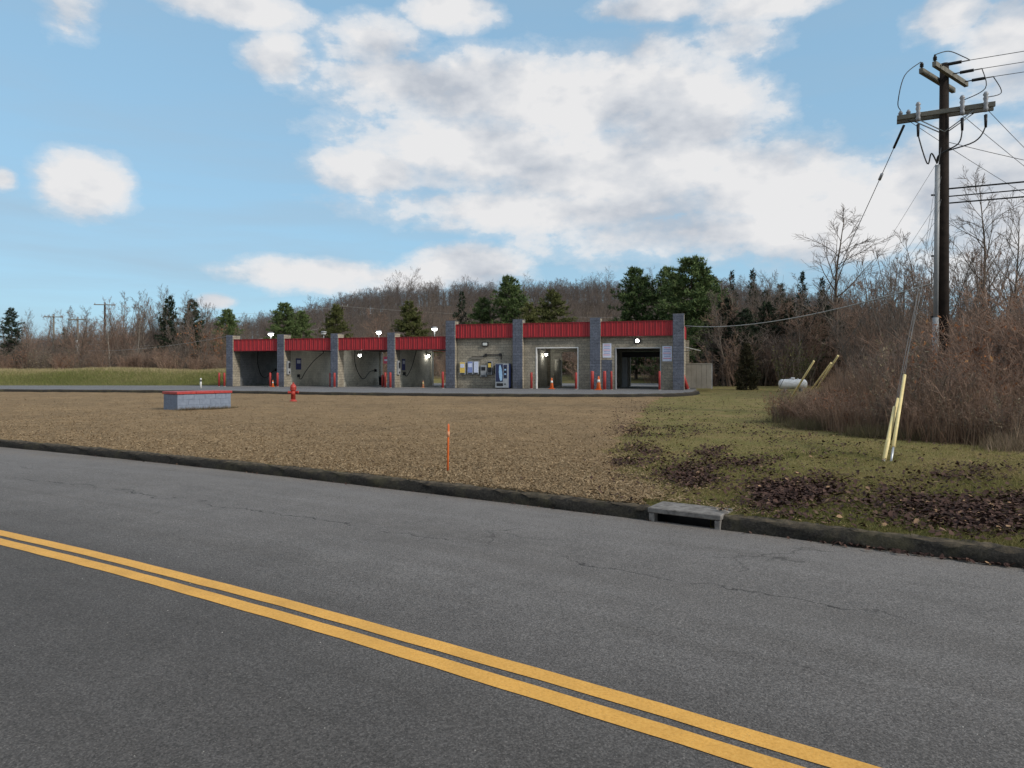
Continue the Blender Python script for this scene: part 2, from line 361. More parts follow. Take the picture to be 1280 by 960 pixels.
# --- road
def asphalt(name, base, hi, uvroad=False, lot=False):
    m, nt, b = newmat(name, .86, .25); p = pos(nt)
    fine = noise(nt, p, 75, 5, .8); mid = noise(nt, p, 2.2, 5, .6); big = noise(nt, p, .35, 4, .55, .5)
    vo = nt.nodes.new('ShaderNodeTexVoronoi'); vo.inputs['Scale'].default_value = 120; ln(nt, p, vo.inputs['Vector'])
    vc = nt.nodes.new('ShaderNodeTexVoronoi'); vc.inputs['Scale'].default_value = 125; ln(nt, p, vc.inputs['Vector']); vs_ = nt.nodes.new('ShaderNodeSeparateColor'); ln(nt, vc.outputs['Color'], vs_.inputs[0])
    c = ramp(nt, fine, [(.28, tuple(x*.30 for x in base)), (.5, base), (.72, hi)])
    c = mixc(nt, 1.0, c, ramp(nt, vs_.outputs[1], [(.05, .70), (.5, .96), (.95, 1.36)]), 'MULTIPLY')
    c = mixc(nt, 1.0, c, ramp(nt, mid, [(.25, .90), (.7, 1.07)]), 'MULTIPLY')
    c = mixc(nt, 1.0, c, ramp(nt, big, [(.3, .90), (.7, 1.08)]), 'MULTIPLY')
    sepc = nt.nodes.new('ShaderNodeSeparateColor'); ln(nt, vo.outputs['Color'], sepc.inputs[0])
    spk = mth(nt, 'MULTIPLY', mth(nt, 'GREATER_THAN', sepc.outputs[0], .955), mth(nt, 'LESS_THAN', vo.outputs['Distance'], .42))
    c = mixc(nt, mth(nt, 'MULTIPLY', spk, .55), c, (.34, .31, .28))
    h = mth(nt, 'ADD', fine, mth(nt, 'MULTIPLY', vo.outputs['Distance'], -.5))
    if uvroad:
        uvn = nt.nodes.new('ShaderNodeUVMap'); sp = nt.nodes.new('ShaderNodeSeparateXYZ'); ln(nt, uvn.outputs[0], sp.inputs[0])
        U, Vv = sp.outputs[0], sp.outputs[1]
        # the far lane is coloured paler; wheel paths are polished
        lane = ramp(nt, mth(nt, 'ADD', mth(nt, 'MULTIPLY_ADD', Vv, .1, .5), mth(nt, 'MULTIPLY', mth(nt, 'SUBTRACT', mid, .5), .02)), [(.44, .66), (.52, .76), (.62, 1.0), (.90, 1.22)])
        c = mixc(nt, 1.0, c, lane, 'MULTIPLY')
        cv = nt.nodes.new('ShaderNodeCombineXYZ'); ln(nt, mth(nt, 'MULTIPLY', U, .12), cv.inputs[0]); ln(nt, mth(nt, 'MULTIPLY', Vv, 1.8), cv.inputs[1])
        streak = noise(nt, cv.outputs[0], 1.6, 4, .6, .4)
        c = mixc(nt, 1.0, c, ramp(nt, streak, [(.3, (.90, .89, .89)), (.65, (1.08, 1.08, 1.10))]), 'MULTIPLY')
        # cracks: one wandering long crack in the far lane, some branching ones
        w = noise(nt, p, 1.3, 6, .65)
        d1 = mth(nt, 'ABSOLUTE', mth(nt, 'SUBTRACT', mth(nt, 'MULTIPLY_ADD', mth(nt, 'SUBTRACT', w, .5), .8, 2.15), Vv))
        k1 = mth(nt, 'MULTIPLY', ramp(nt, d1, [(.006, 1.), (.016, 0.)]), ramp(nt, noise(nt, p, .9, 3), [(.40, 0.), (.5, 1.)]))
        wp = nt.nodes.new('ShaderNodeVectorMath'); wp.operation = 'ADD'; ln(nt, p, wp.inputs[0])
        sc_ = nt.nodes.new('ShaderNodeVectorMath'); sc_.operation = 'SCALE'; sc_.inputs['Scale'].default_value = .5; ln(nt, noise(nt, p, 2, 5, .6, 0, 'Color'), sc_.inputs[0]); ln(nt, sc_.outputs[0], wp.inputs[1])
        v2 = nt.nodes.new('ShaderNodeTexVoronoi'); v2.feature = 'DISTANCE_TO_EDGE'; v2.inputs['Scale'].default_value = .42; ln(nt, wp.outputs[0], v2.inputs['Vector'])
        k2 = mth(nt, 'MULTIPLY', ramp(nt, v2.outputs['Distance'], [(.0015, .8), (.005, 0.)]), ramp(nt, noise(nt, p, .55, 3), [(.50, 0.), (.56, 1.)]))
        k2 = mth(nt, 'MULTIPLY', k2, mth(nt, 'GREATER_THAN', Vv, .5))
        c = mixc(nt, mth(nt, 'MULTIPLY', mth(nt, 'MAXIMUM', k1, k2), .75), c, (.014, .013, .012))
        # silt along the gutter
        gut = mth(nt, 'MULTIPLY', ramp(nt, mth(nt, 'ADD', mth(nt, 'MULTIPLY', Vv, .1), mth(nt, 'MULTIPLY', mid, .03)), [(.385, 0.), (.425, 1.)]), ramp(nt, noise(nt, p, 7, 4), [(.35, 0.), (.7, .6)]))
        c = mixc(nt, gut, c, (.17, .14, .11))
    ln(nt, c, b.inputs['Base Color']); bump(nt, b, h, .55, .006)
    return m
M['road'] = asphalt('road_asphalt', (.124, .115, .107), (.200, .186, .173), True)
M['lot'] = asphalt('lot_asphalt', (.15, .148, .15), (.21, .205, .205))
M['kerb'] = None
rx = np.concatenate([np.linspace(-150, -16, 40), np.linspace(-15, 12, 90), np.linspace(13, 60, 24)])
fr = np.concatenate([np.linspace(-1.25, -.1, 14), np.linspace(0, 1, 14)])
PX, Tt = np.meshgrid(rx, fr); CY = CENT(PX); W = KERB(PX)+.035-CY; PY = CY+Tt*W
slope = np.gradient(CENT(rx), rx); cosn = 1/np.sqrt(1+slope**2)
al = np.concatenate([[0], np.cumsum(np.hypot(np.diff(rx), np.diff(CENT(rx))))])
PZ = .02*(1-np.clip(np.abs(Tt), 0, 1)**2)-.02*0 - .0
PZ = .03*(1-np.abs(np.clip(Tt, -1.25, 1)))-.03
tag(obj('road', grid_mesh('road', PX, PY, PZ, (np.broadcast_to(al, PX.shape), Tt*W*cosn)), M['road']), kind='structure')
def road_z(x, y):
    c = CENT(x); w = KERB(x)+.035-c; return .03*(1-np.abs((y-c)/w))-.03

# --- double yellow line, two painted strips
def paint_material():
    m, nt, b = newmat('yellow_road_paint', .7, .3); p = pos(nt)
    n = noise(nt, p, 60, 4, .7); n2 = noise(nt, p, 3, 4, .6)
    c = ramp(nt, n, [(.25, (.50, .25, .045)), (.5, (.66, .345, .072)), (.75, (.72, .41, .10))])
    c = mixc(nt, 1.0, c, ramp(nt, n2, [(.3, .85), (.65, 1.06)]), 'MULTIPLY')
    wear = ramp(nt, mth(nt, 'ADD', noise(nt, p, 130, 3, .7), mth(nt, 'MULTIPLY', n2, .18)), [(.72, 0.), (.80, .75)])
    c = mixc(nt, wear, c, (.09, .085, .08)); ln(nt, c, b.inputs['Base Color']); bump(nt, b, noise(nt, p, 95, 4, .7), .4, .005); return m
M['yellow'] = paint_material()
lx = np.linspace(-60, 20, 420)
for o0 in (.030, -.152):
    sl = np.gradient(CENT(lx), lx); cn = np.sqrt(1+sl**2)
    wob = .004*np.sin(lx*3.1+o0*9)+.003*np.sin(lx*11.3)
    a = CENT(lx)+(o0+wob)*cn; c = CENT(lx)+(o0+.122+wob*.6)*cn
    P0 = np.stack([lx, lx]); P1 = np.stack([a, c])
    tag(obj('road_line', grid_mesh('road_line', P0, P1, road_z(P0, P1)+.004), M['yellow']), kind='structure')

# --- kerb of rolled asphalt, weathered
def kerb_material():
    m, nt, b = newmat('old_asphalt_kerb', .95, .15); p = pos(nt)
    n = noise(nt, p, 40, 5, .7); n2 = noise(nt, p, 2.0, 5, .65)
    c = ramp(nt, n, [(.3, (.012, .011, .010)), (.6, (.034, .031, .027)), (.8, (.08, .072, .06))])
    moss = ramp(nt, n2, [(.5, 0.), (.7, .55)]); c = mixc(nt, moss, c, (.075, .068, .038)); geo = nt.nodes.new('ShaderNodeNewGeometry'); sn = nt.nodes.new('ShaderNodeSeparateXYZ'); ln(nt, geo.outputs['True Normal'], sn.inputs[0])
    dirt = mth(nt, 'MULTIPLY', ramp(nt, sn.outputs[2], [(.72, 0.), (.95, 1.)]), ramp(nt, noise(nt, p, 9, 5, .7), [(.36, 0.), (.62, .85)]))
    c = mixc(nt, dirt, c, (.14, .11, .075)); ln(nt, c, b.inputs['Base Color']); bump(nt, b, n, .8, .015); return m
M['kerb'] = kerb_material()
DX0, DX1 = 1.50, 2.11      # drain inlet along the kerb
def kerb_piece(x0, x1, n):
    kx = np.linspace(x0, x1, n); sl = np.gradient(KERB(kx), kx); cn = np.sqrt(1+sl*sl)
    prof = [(-.005, -.06), (.0, .0), (.012, .045), (.035, .082), (.065, .104), (.105, .112), (.15, .108), (.19, .09), (.21, -.06)]
    rows = []
    for i, (d, h) in enumerate(prof):
        j = .013*np.sin(kx*5.3+i)+.010*np.sin(kx*13.1+2*i+np.sin(kx*3.3))+.009*np.sin(kx*37+3*i)+NR.normal(0, .004, n)
        rows.append((kx, KERB(kx)+(d+j*(0.4 if h < .02 else 1))*cn, h+.5*j*(h > .02)))
    A = np.stack([np.stack(r, -1) for r in rows])
    return grid_mesh('kerb', A[..., 0], A[..., 1], A[..., 2])
tag(obj('kerb', kerb_piece(-80, DX0+.01, 1500), M['kerb']), kind='structure')
tag(obj('kerb', kerb_piece(DX1-.01, 40, 700), M['kerb']), kind='structure')

# --- mulch bed
def mulch_right(Y):   # wandering border towards the lawn
    Y = np.asarray(Y, float); ys = [5, 7.2, 8, 9.5, 11.5, 13.5, 16, 20, 28, 36, 42]
    bx = [1.6, 1.75, 1.6, 1.7, 1.62, 1.85, 2.5, 3.5, 5.3, 7.4, 9.2]
    return np.interp(Y, ys, bx)+.12*np.sin(Y*2.3)+.08*np.sin(Y*5.1+1)
LOT_FRONT = [(-120, 56.0), (-60, 51.5), (-36, 49.0), (-26, 47.3), (-18.2, 45.6), (-10.5, 42.4), (-3.7, 40.4), (3.0, 39.4), (6.6, 39.4), (9.2, 40.4), (10.9, 42.6), (12.0, 45.5), (12.35, 48.0), (13.2, 50.2), (15.2, 60.0), (16.5, 72)]
def mulch_material():
    m, nt, b = newmat('wood_mulch', .95, .1); p = pos(nt)
    f = noise(nt, p, 34, 6, .75, .6); n = noise(nt, p, 1.6, 5, .65); big = noise(nt, p, .25, 4, .6)
    c = ramp(nt, f, [(.22, (.095, .064, .036)), (.5, (.225, .157, .088)), (.75, (.32, .235, .14))])
    c = mixc(nt, 1.0, c, ramp(nt, n, [(.25, .72), (.65, 1.15)]), 'MULTIPLY')
    c = mixc(nt, 1.0, c, ramp(nt, big, [(.35, (.86, .84, .82)), (.65, (1.08, 1.05, 1.))]), 'MULTIPLY')
    ln(nt, c, b.inputs['Base Color']); bump(nt, b, f, .7, .015); return m
M['mulch'] = mulch_material()
lf = np.array(LOT_FRONT)
def lot_front(x): return np.interp(x, lf[:9, 0], lf[:9, 1])
fy = np.concatenate([np.linspace(0, .3, 60), np.linspace(.31, 1, 90)])
sx = np.linspace(0, 1, 130)
S, Tm = np.meshgrid(sx, fy)
# rows follow the kerb on the near side and the lot edge on the far side
PXm = -70+(1.9+70)*(1-(1-S)**1.7)
for _ in range(3):
    Ym = (KERB(PXm)+.13)*(1-Tm)+(lot_front(np.minimum(PXm, 9.2))+.6)*Tm
    PXm = -70+(mulch_right(Ym)+70)*(1-(1-S)**1.7)
PYm = (KERB(PXm)+.13)*(1-Tm)+(lot_front(np.minimum(PXm, 9.2))+.6)*Tm
def mulch_bumps(X, Y): return .022*np.sin(X*1.9+np.sin(Y*1.1))*np.sin(Y*2.3+np.sin(X*.7))+.015*np.sin(X*4.7+Y*3.1)
edge = smooth(0, .02, 1-S)*smooth(0, .02, Tm+.0)
def mulch_z(X, Y): return ground_z(X, Y)+.028+mulch_bumps(X, Y)*.5
PZm = ground_z(PXm, PYm)+.004+(.024+mulch_bumps(PXm, PYm)*.5)*edge
tag(obj('mulch_bed', grid_mesh('mulch_bed', PXm, PYm, PZm), M['mulch']), kind='structure')

# --- asphalt lot, a slab standing a step above the mulch
def lot_slab():
    front = []
    for i in range(len(LOT_FRONT)-1):
        (x0, y0), (x1, y1) = LOT_FRONT[i:i+2]
        k = 8
        for j in range(k): front.append((x0+(x1-x0)*j/k, y0+(y1-y0)*j/k))
    front.append(LOT_FRONT[-1])
    fr = np.array(front)
    for _ in range(3): fr[1:-1] = (fr[:-2]+2*fr[1:-1]+fr[2:])/4
    mb = MB(); n = len(fr)
    back = [(-120, 66), (-60, 63.0), (-30, 62.2), (-24, 62.4), (-20, 68), (-18, 73)]
    poly = [tuple(p) for p in fr]+back[::-1]
    jit = lambda i: .03*math.sin(i*1.7)+.02*math.sin(i*4.1)
    poly = [(x, y+jit(i)) for i, (x, y) in enumerate(poly)]
    N = len(poly)
    mb.add([(x, y, .2) for x, y in poly], [tuple(range(N))])
    mb.add([(x, y, .2) for x, y in poly]+[(x, y-.05, -.1) for x, y in poly], [((i+1) % N, i, i+N, (i+1) % N+N) for i in range(N)])
    return mb
o = lot_slab().build('parking_lot', M['lot']); tag(o, kind='structure')
# raised asphalt lip round the front of the lot
def lot_lip():
    fr = []
    for i in range(len(LOT_FRONT)-1):
        (x0, y0), (x1, y1) = LOT_FRONT[i:i+2]
        for j in range(8): fr.append((x0+(x1-x0)*j/8, y0+(y1-y0)*j/8))
    fr = np.array(fr)
    for _ in range(3): fr[1:-1] = (fr[:-2]+2*fr[1:-1]+fr[2:])/4
    fr = fr[8:90]
    tn = np.gradient(fr, axis=0); tn /= np.linalg.norm(tn, axis=1)[:, None]; nn = np.stack([tn[:, 1], -tn[:, 0]], -1)
    prof = [(.20, -.05), (.17, .10), (.12, .19), (.06, .235), (-.04, .24), (-.12, .22), (-.2, .19)]
    A = np.stack([np.concatenate([fr+nn*d, np.full((len(fr), 1), h)+.012*np.sin(np.arange(len(fr))*2.2)[:, None]*(h > .1)], 1) for d, h in prof])
    return grid_mesh('lot_kerb', A[..., 0], A[..., 1], A[..., 2])
tag(obj('lot_kerb', lot_lip(), M['kerb']), kind='structure')

# ------------------------------------------------------------------ storm drain inlet
def drain():
    x0, x1 = DX0, DX1; y0, y1 = float(KERB(x0)), float(KERB(x1))
    ang = math.atan2(y1-y0, x1-x0); L = math.hypot(x1-x0, y1-y0)
    t = thing('storm_drain', 'weathered concrete storm drain inlet set into the road kerb', 'drain', (x0, y0, -.038), ang)
    MB().box(-.03, L+.03, -.03, .40, .102, .158, .008).build('top_slab', M['old_concrete'], t)
    for a in (-.02, L-.04): MB().box(a, a+.06, -.02, .09, -.04, .097, .006).build('support', M['old_concrete'], t)
    m = MB(); m.box(.0, L, .34, .38, -.5, .097); m.box(-.04, 0, .09, .34, -.5, .097); m.box(L, L+.04, .09, .34, -.5, .097); m.box(0, L, .0, .34, -.54, -.5)
    m.build('chamber', M['dark'], t)  # near-black colour stands in for the deep shade inside the opening
    MB().box(.06, L-.06, -.03, .02, -.06, .008, .004).build('sill', M['concrete'], t)
drain()

# ------------------------------------------------------------------ car wash building
BX, BY, BZ = -23.5, 58.6, .2
BA = math.atan2(-.2802, .9599); CA, SA = math.cos(BA), math.sin(BA)
def bw(s, d, z=0): return (BX+CA*s-SA*d, BY+SA*s+CA*d, BZ+z)
def build_car_wash():
    t = thing('car_wash', 'long low car wash with red metal fascias, blue grey block columns and open bays', 'car wash', (BX, BY, BZ), BA)
    S = [0, 4.9, 9.8, 14.74, 19.64, 24.91, 30.64, 36.4]
    LH, TH = 4.22, 5.05
    for i, s in enumerate(S):
        tall = i >= 4; h = TH if tall else LH; w = .74 if tall else .62; dep = .95 if i < 4 else .75
        if i == 7: h = 5.2
        c = MB().box(s-w/2, s+w/2, .0, dep, 0, h, .012).build('column', M['tan_block'], t)
        MB().box(s-w/2-.004, s+w/2+.004, -.05, .0-.002, 0, h+.03, .012).build('painted_face', M['blue_block'], c)
        MB().box(s-w/2-.02, s+w/2+.02, .003, dep+.02, h+.002, h+.06).build('cap', M['roofing'], c)
    # fascias with upright metal panels
    def fascia(a, b, z0, z1, y):
        f = MB().box(a, b, y+.03, y+.16, z0, z1).build('fascia', M['red_metal'], t)
        MB().box(a, b, y-.03, y+.17, z1+.002, z1+.05).build('cap_trim', M['red_trim'], f)
        MB().box(a, b, y-.02, y+.17, z0-.05, z0-.002).build('drip_trim', M['red_trim'], f)
        n = round((b-a)/.40); wd = (b-a)/n
        pm = MB(); e = .055
        pr = [(0.002, .0), (.012, -e), (.05, -e), (.07, 0), (wd*.5-.02, 0), (wd*.5, -.03), (wd*.5+.02, 0), (wd-.002, 0)]
        vs = [(x, yy, z) for x, yy in pr for z in (z0+.003, z1-.003)]
        pm.add(vs, [(2*k, 2*k+2, 2*k+3, 2*k+1) for k in range(len(pr)-1)]); me = pm.mesh('panel'); me.materials.append(M['red_metal'])
        for k in range(n):
            p = obj('panel', me, None, f); p.location = (a+k*wd, y+.028, 0)
    for i in range(7):
        tall = i >= 4; wl = .37 if i >= 4 else .31; wr = .37 if i+1 >= 4 else .31
        fascia(S[i]+wl+.005, S[i+1]-wr-.005, 3.80 if tall else 2.98, 4.76 if tall else 3.87, .12 if tall else .10)
    # low roof over the four open bays
    r = MB().box(.1, 19.2, .30, 7.7, 3.12, 3.4).build('roof', M['roofing'], t)
    MB().box(.3, 19.2, .32, 7.6, 3.02, 3.117).build('ceiling', M['ceiling'], r)
    MB().box(.0, 19.2, 7.72, 7.85, 2.98, 3.87).build('rear_fascia', M['red_metal'], r)
    MB().box(-.05, .08, .96, 7.7, 2.98, 3.87).build('side_fascia', M['red_metal'], r)
    for i in range(4):
        MB().box(S[i]-.1, S[i]+.1, .96, 7.55, 0, 3.015).build('partition_wall', M['cream_wall' if i else 'grey_wall'], t)  # first bay's partition is a darker grey, the others cream
        MB().box(S[i]-.25, S[i]+.25, 7.56, 7.9, 0, 3.0).build('rear_pier', M['cream_wall'], t)
    # tall part: equipment room and two automatic bays
    D = 9.0; y = .38; th = .22; ztop = 3.78
    MB().box(19.68+.37, S[5]-.375, y, y+th, 0, ztop).build('front_wall', M['tan_block'], t)
    def door_wall(a, b, o0, o1, oh, name, mt, y, ztop):
        m = MB(); m.box(a, o0, y, y+th, 0, ztop); m.box(o1, b, y, y+th, 0, ztop); m.box(o0, o1, y, y+th, oh, ztop); return m.build(name, mt, t)
    d1 = (36.4*(1-.279), 36.4*(1-.1947)); d2 = (36.4*(1-.1192), 36.4*(1-.0341))
    for (a, b, dd, oh) in ((S[5]+.375, S[6]-.375, d1, 2.98), (S[6]+.375, S[7]-.375, d2, 2.92)):
        w = door_wall(a, b, *dd, oh, 'front_wall', M['tan_block'], y, ztop)
        f = MB(); e = .05
        f.box(dd[0]-e, dd[0]+.03, y-.03, y+th+.01, 0, oh+e); f.box(dd[1]-.03, dd[1]+e, y-.03, y+th+.01, 0, oh+e); f.box(dd[0]+.03, dd[1]-.03, y-.03, y+th+.01, oh-.03, oh+e)
        f.build('door_frame', M['white_paint'] if oh > 2.95 else M['grey_paint'], w)
        MB().box(dd[0]-.1, dd[1]+.1, y+th+.05, y+th+.5, oh+.02, oh+.42).build('door_roll', M['grey_paint'], w)
        door_wall(a, b, dd[0], dd[1], 2.9, 'rear_wall', M['cream_wall'], D, ztop)
    MB().box(20.05, S[5]-.375, D, D+th, 0, ztop).build('rear_wall', M['cream_wall'], t)
    for s in S[4:]:
        MB().box(s-.11, s+.11, .76, D-.002, 0, ztop).build('partition_wall', M['cream_wall'] if s < 36 else M['tan_block'], t)
        MB().box(s-.36, s+.36, D+.003, D+.4, 0, ztop).build('rear_pier', M['tan_block'], t)
    r = MB().box(19.8, 36.2, .30, D+.2, 3.84, 4.1).build('roof', M['roofing'], t)
    MB().box(19.8, 36.2, .62, D, 3.782, 3.835).build('ceiling', M['ceiling'], r)
    MB().box(36.42, 36.55, .78, D, 3.80, 4.76).build('side_fascia', M['red_metal'], r)
    MB().box(19.45, 19.62, .78, D, 3.80, 4.76).build('side_fascia', M['red_metal'], r)
    # painted low panel of wall between the two doors
    MB().box(31.02, 31.78, y-.035, y-.003, 0, 2.1).build('painted_wall', M['blue_block'], t)
    # bay floors
    MB().box(.4, 19.2, .1, 7.9, .004, .012).build('bay_floor', M['concrete'], t)
    MB().box(20.1, 36.0, .62, D-.01, .004, .012).build('bay_floor', M['concrete'], t)
    return t
build_car_wash()

# white sheet-metal awning beside the right column
t = thing('awning', 'thin white sheet awning sloping off the end wall above the tan bin screen', 'awning', bw(36.56, 2.2, 2.62), BA)
m = MB(); m.add([(0,-.6,.42),(1.25,-.6,.10),(1.25,.7,.10),(0,.7,.42),(0,-.6,.46),(1.25,-.6,.14),(1.25,.7,.14),(0,.7,.46)], [(3,2,1,0),(4,5,6,7),(0,1,5,4),(2,3,7,6),(1,2,6,5),(3,0,4,7)]); m.build('sheet', M['white_paint'], t)
for yy in (-.5, .6): MB().tube([(0, yy, .02), (.75, yy, .215)], .018, 6).build('brace', M['white_paint'], t)
# bin screen of upright panels
t = thing('bin_screen', 'tan panelled bin screen standing beside the end of the car wash', 'screen', bw(36.75, 3.2, 0), BA)
for k in range(5): MB().box(.02+k*.36, .02+k*.36+.35, 0, .05, .03, 1.80, .012).build('panel', M['tan_panel'], t)
for k in range(4): MB().box(1.79, 1.84, .06+k*.36, .06+k*.36+.35, .03, 1.80, .012).build('panel', M['tan_panel'], t)
MB().box(0, 1.86, -.02, .07, 1.805, 1.87).build('top_rail', M['tan_panel'], t)
for a in (0.0, 1.80): MB().box(a, a+.08, .055, .13, 0, 1.80).build('post', M['grey_paint'], t)

# ------------------------------------------------------------------ things on and by the building
WY = .38
def on_wall(name, label, cat, s, z, d=WY, group=None): return thing(name, label, cat, bw(s, d, z), BA, group)
def vending_machine():
    t = thing('vending_machine', 'navy and silver soda vending machine against the tan block wall', 'vending machine', bw(23.85, -.50, 0.012), BA)
    MB().box(-.50, .50, .06, .85, .06, 1.83, .015).build('cabinet', M['navy'], t)
    MB().box(-.50, .50, .0, .058, .06, 1.83, .012).build('door', M['steel'], t)
    MB().box(-.46, .08, -.02, -.002, .50, 1.79, .006).build('display_panel', M['navy'], t)
    # tall white bottle motif on the display
    pr = [(-.06, .55), (.02, .62), (.05, .9), (.03, 1.2), (-.02, 1.5), (-.08, 1.70), (-.15, 1.74), (-.2, 1.6), (-.22, 1.2), (-.18, .8), (-.12, .6)]
    m = MB(); N = len(pr); m.add([(x, -.024, z) for x, z in pr]+[(x, -.034, z) for x, z in pr], [tuple(range(N, 2*N))]+[(i, (i+1) % N, (i+1) % N+N, i+N) for i in range(N)]); m.build('bottle_print', M['pale_blue'], t)
    MB().box(.14, .40, -.018, -.002, .75, 1.74, .005).build('selection_panel', M['navy'], t)
    for k in range(5): MB().box(.20, .34, -.032, -.020, .85+k*.16, .95+k*.16, .003).build('button', M['pale_blue' if k % 2 else 'dark'], t)
    MB().box(-.40, .10, -.02, -.002, .18, .40, .01).build('delivery_door', M['dark'], t)
    MB().box(.2, .3, -.02, -.002, .28, .38).build('coin_return', M['dark'], t)
    for a in (-.45, .38): MB().box(a, a+.07, .1, .75, 0, .058).build('foot', M['dark'], t)
vending_machine()
def wall_box(label, s, z0, z1, w, col, name='vending_box', cat='dispenser', dep=.22, window=None, trim='steel'):
    t = on_wall(name, label, cat, s, z0)
    MB().box(-w/2, w/2, -dep, -.004, 0, z1-z0, .012).build('case', M[trim], t)
    MB().box(-w/2+.03, w/2-.03, -dep-.012, -dep-.002, .14, z1-z0-.03, .004).build('front_panel', M[col], t)
    if window: MB().box(-w/2+.07, w/2-.07, -dep-.022, -dep-.014, (z1-z0)*.55, (z1-z0)*.85).build('window', M[window], t)
    MB().box(-w/2+.06, w/2-.06, -dep-.03, -dep-.003, .03, .11).build('tray', M['dark'], t)
wall_box('yellow fronted towel dispenser on tan wall next to the block column', 20.54, 1.02, 1.98, .46, 'yellow_sign', window='poster')
wall_box('steel dispenser with blue and white front, right of the yellow one', 21.16, 1.04, 2.02, .44, 'print_blue', window='poster')
wall_box('steel dispenser with plain white front beside the blue one', 21.63, 1.04, 2.02, .40, 'poster')
wall_box('grey steel bill changer with dark slots low on the tan wall', 22.22, .86, 1.72, .46, 'grey_paint', 'bill_changer', 'changer', .25, 'dark')
wall_box('small dark dispenser with a yellow sign on top of its front', 22.70, 1.02, 2.02, .36, 'dark', window='yellow_sign')
wall_box('narrow black coin box next to the soda machine', 23.14, 1.1, 1.72, .22, 'dark', 'coin_box', 'box', .16, None, 'dark')
c = on_wall('wall_conduit', 'thin dark conduit run above the wall dispensers', 'conduit', 21.2, 2.35)
MB().tube([(0, -.06, .0), (.9, -.06, .0), (1.15, -.06, .16), (2.35, -.06, .16), (2.35, -.06, -.2)], .035, 6).build('pipe', M['dark'], c)
for a in (1.15, 2.3): MB().box(a-.09, a+.09, -.12, -.004, .04, .25, .01).build('junction_box', M['dark'], c)
MB().box(0, .95, -.10, -.004, -.13, -.045, .01).build('sign_strip', M['tan_panel'], c)

def wall_light(label, s, z, lit):
    t = on_wall('wall_light', label, 'light', s, z)
    MB().box(-.24, .24, -.12, -.004, -.16, .16, .02).build('housing', M['dark'], t)
    m = MB(); m.lathe([(.02, -.20), (.1, -.19), (.12, -.122)], 12, 0, 0, 'y') if lit else m.box(-.17, .17, -.15, -.122, -.10, .10, .01)
    m.build('lens', M['lamp_on'] if lit else M['lamp_dim'], t)
wall_light('unlit rectangular wall light above the dispensers', 22.3, 3.30, False)
wall_light('lit wall light over the right-hand car wash door', 33.57, 3.42, True)

def poster(label, s, z0, w, h):
    t = on_wall('price_poster', label, 'poster', s, z0)
    MB().box(-w/2, w/2, -.03, -.004, 0, h, .005).build('board', M['poster'], t)
    for k in range(7):
        zz = h*(.9-.115*k); ww = w*(.40 if k else .34)*(1-.25*((k*37) % 3)/3)
        MB().box(-ww, ww, -.034, -.031, zz-.04*h/1.05, zz).build('print_line', M['print_blue'] if k % 3 else M['pink_sign'], t)
poster('pale blue poster beside the middle column above blue painted wall', 31.42, 2.25, .62, 1.02)
poster('pale blue poster on the wall beside the end column', 35.62, 1.98, .66, 1.06)

# bollards
def bollard(label, s, d, h=1.15, tilt=0, group=None, r=.085, loc=None):
    t = thing('bollard', label, 'bollard', loc or bw(s, d, 0), BA, group)
    MB().lathe([(r, 0), (r, h-.05), (r*.85, h-.015), (r*.4, h)], 14).build('post', M['red_paint'], t)
    MB().lathe([(r+.05, 0), (r+.05, .012), (r+.004, .03)], 14).build('base_collar', M['concrete'], t)
    if tilt: t.rotation_euler = (0, tilt, BA)
    return t
def s_of(x): u = x-640; return 36.4*(1-(10067-48.4*u)/(30747+10.2*u))
G1 = 'red bollards at the open wash bay columns'
for x, d in ((279, -.5), (286.5, -.6), (341, -.35), (351.5, -.5), (410.5, .3), (421, -.35)):
    bollard('red pipe bollard guarding a column of the open wash bays', s_of(x), d, 1.15, group=G1)
bollard('red bollard standing below the pink sign between two open bays', s_of(476)-.3, .9, 1.0)
for x, d in ((483, -.2), (491.5, -.5)):
    bollard('red pipe bollard guarding a column of the open wash bays', s_of(x), d, 1.2, group=G1)
bollard('orange red bollard just left of the tall column by the dispensers', s_of(556.5), -.5, 1.25)
bollard('red bollard at the left jamb of the middle doorway', s_of(665.5), -.3, 1.2)
bollard('red bollard at the right jamb of the middle doorway', s_of(721), -.3, 1.2)
G2 = 'pair of red bollards in front of the blue painted wall'
bollard('thick red bollard in front of the blue painted wall, beside a cone', s_of(744.5), -1.4, 1.3, group=G2, r=.12)
bollard('thick red bollard in front of the blue painted wall, beside a cone', s_of(759.5), -1.4, 1.3, group=G2, r=.11)
bollard('slim red bollard at the left jamb of the right-hand doorway', s_of(767), -1.1, 1.3, r=.07)
bollard('slim red bollard at the right jamb of the right-hand doorway', s_of(825.5), -.8, 1.3, r=.075)
bollard('knocked over red bollard leaning beside the end column', s_of(858.5), 1.2, 1.2, -.32, r=.14)
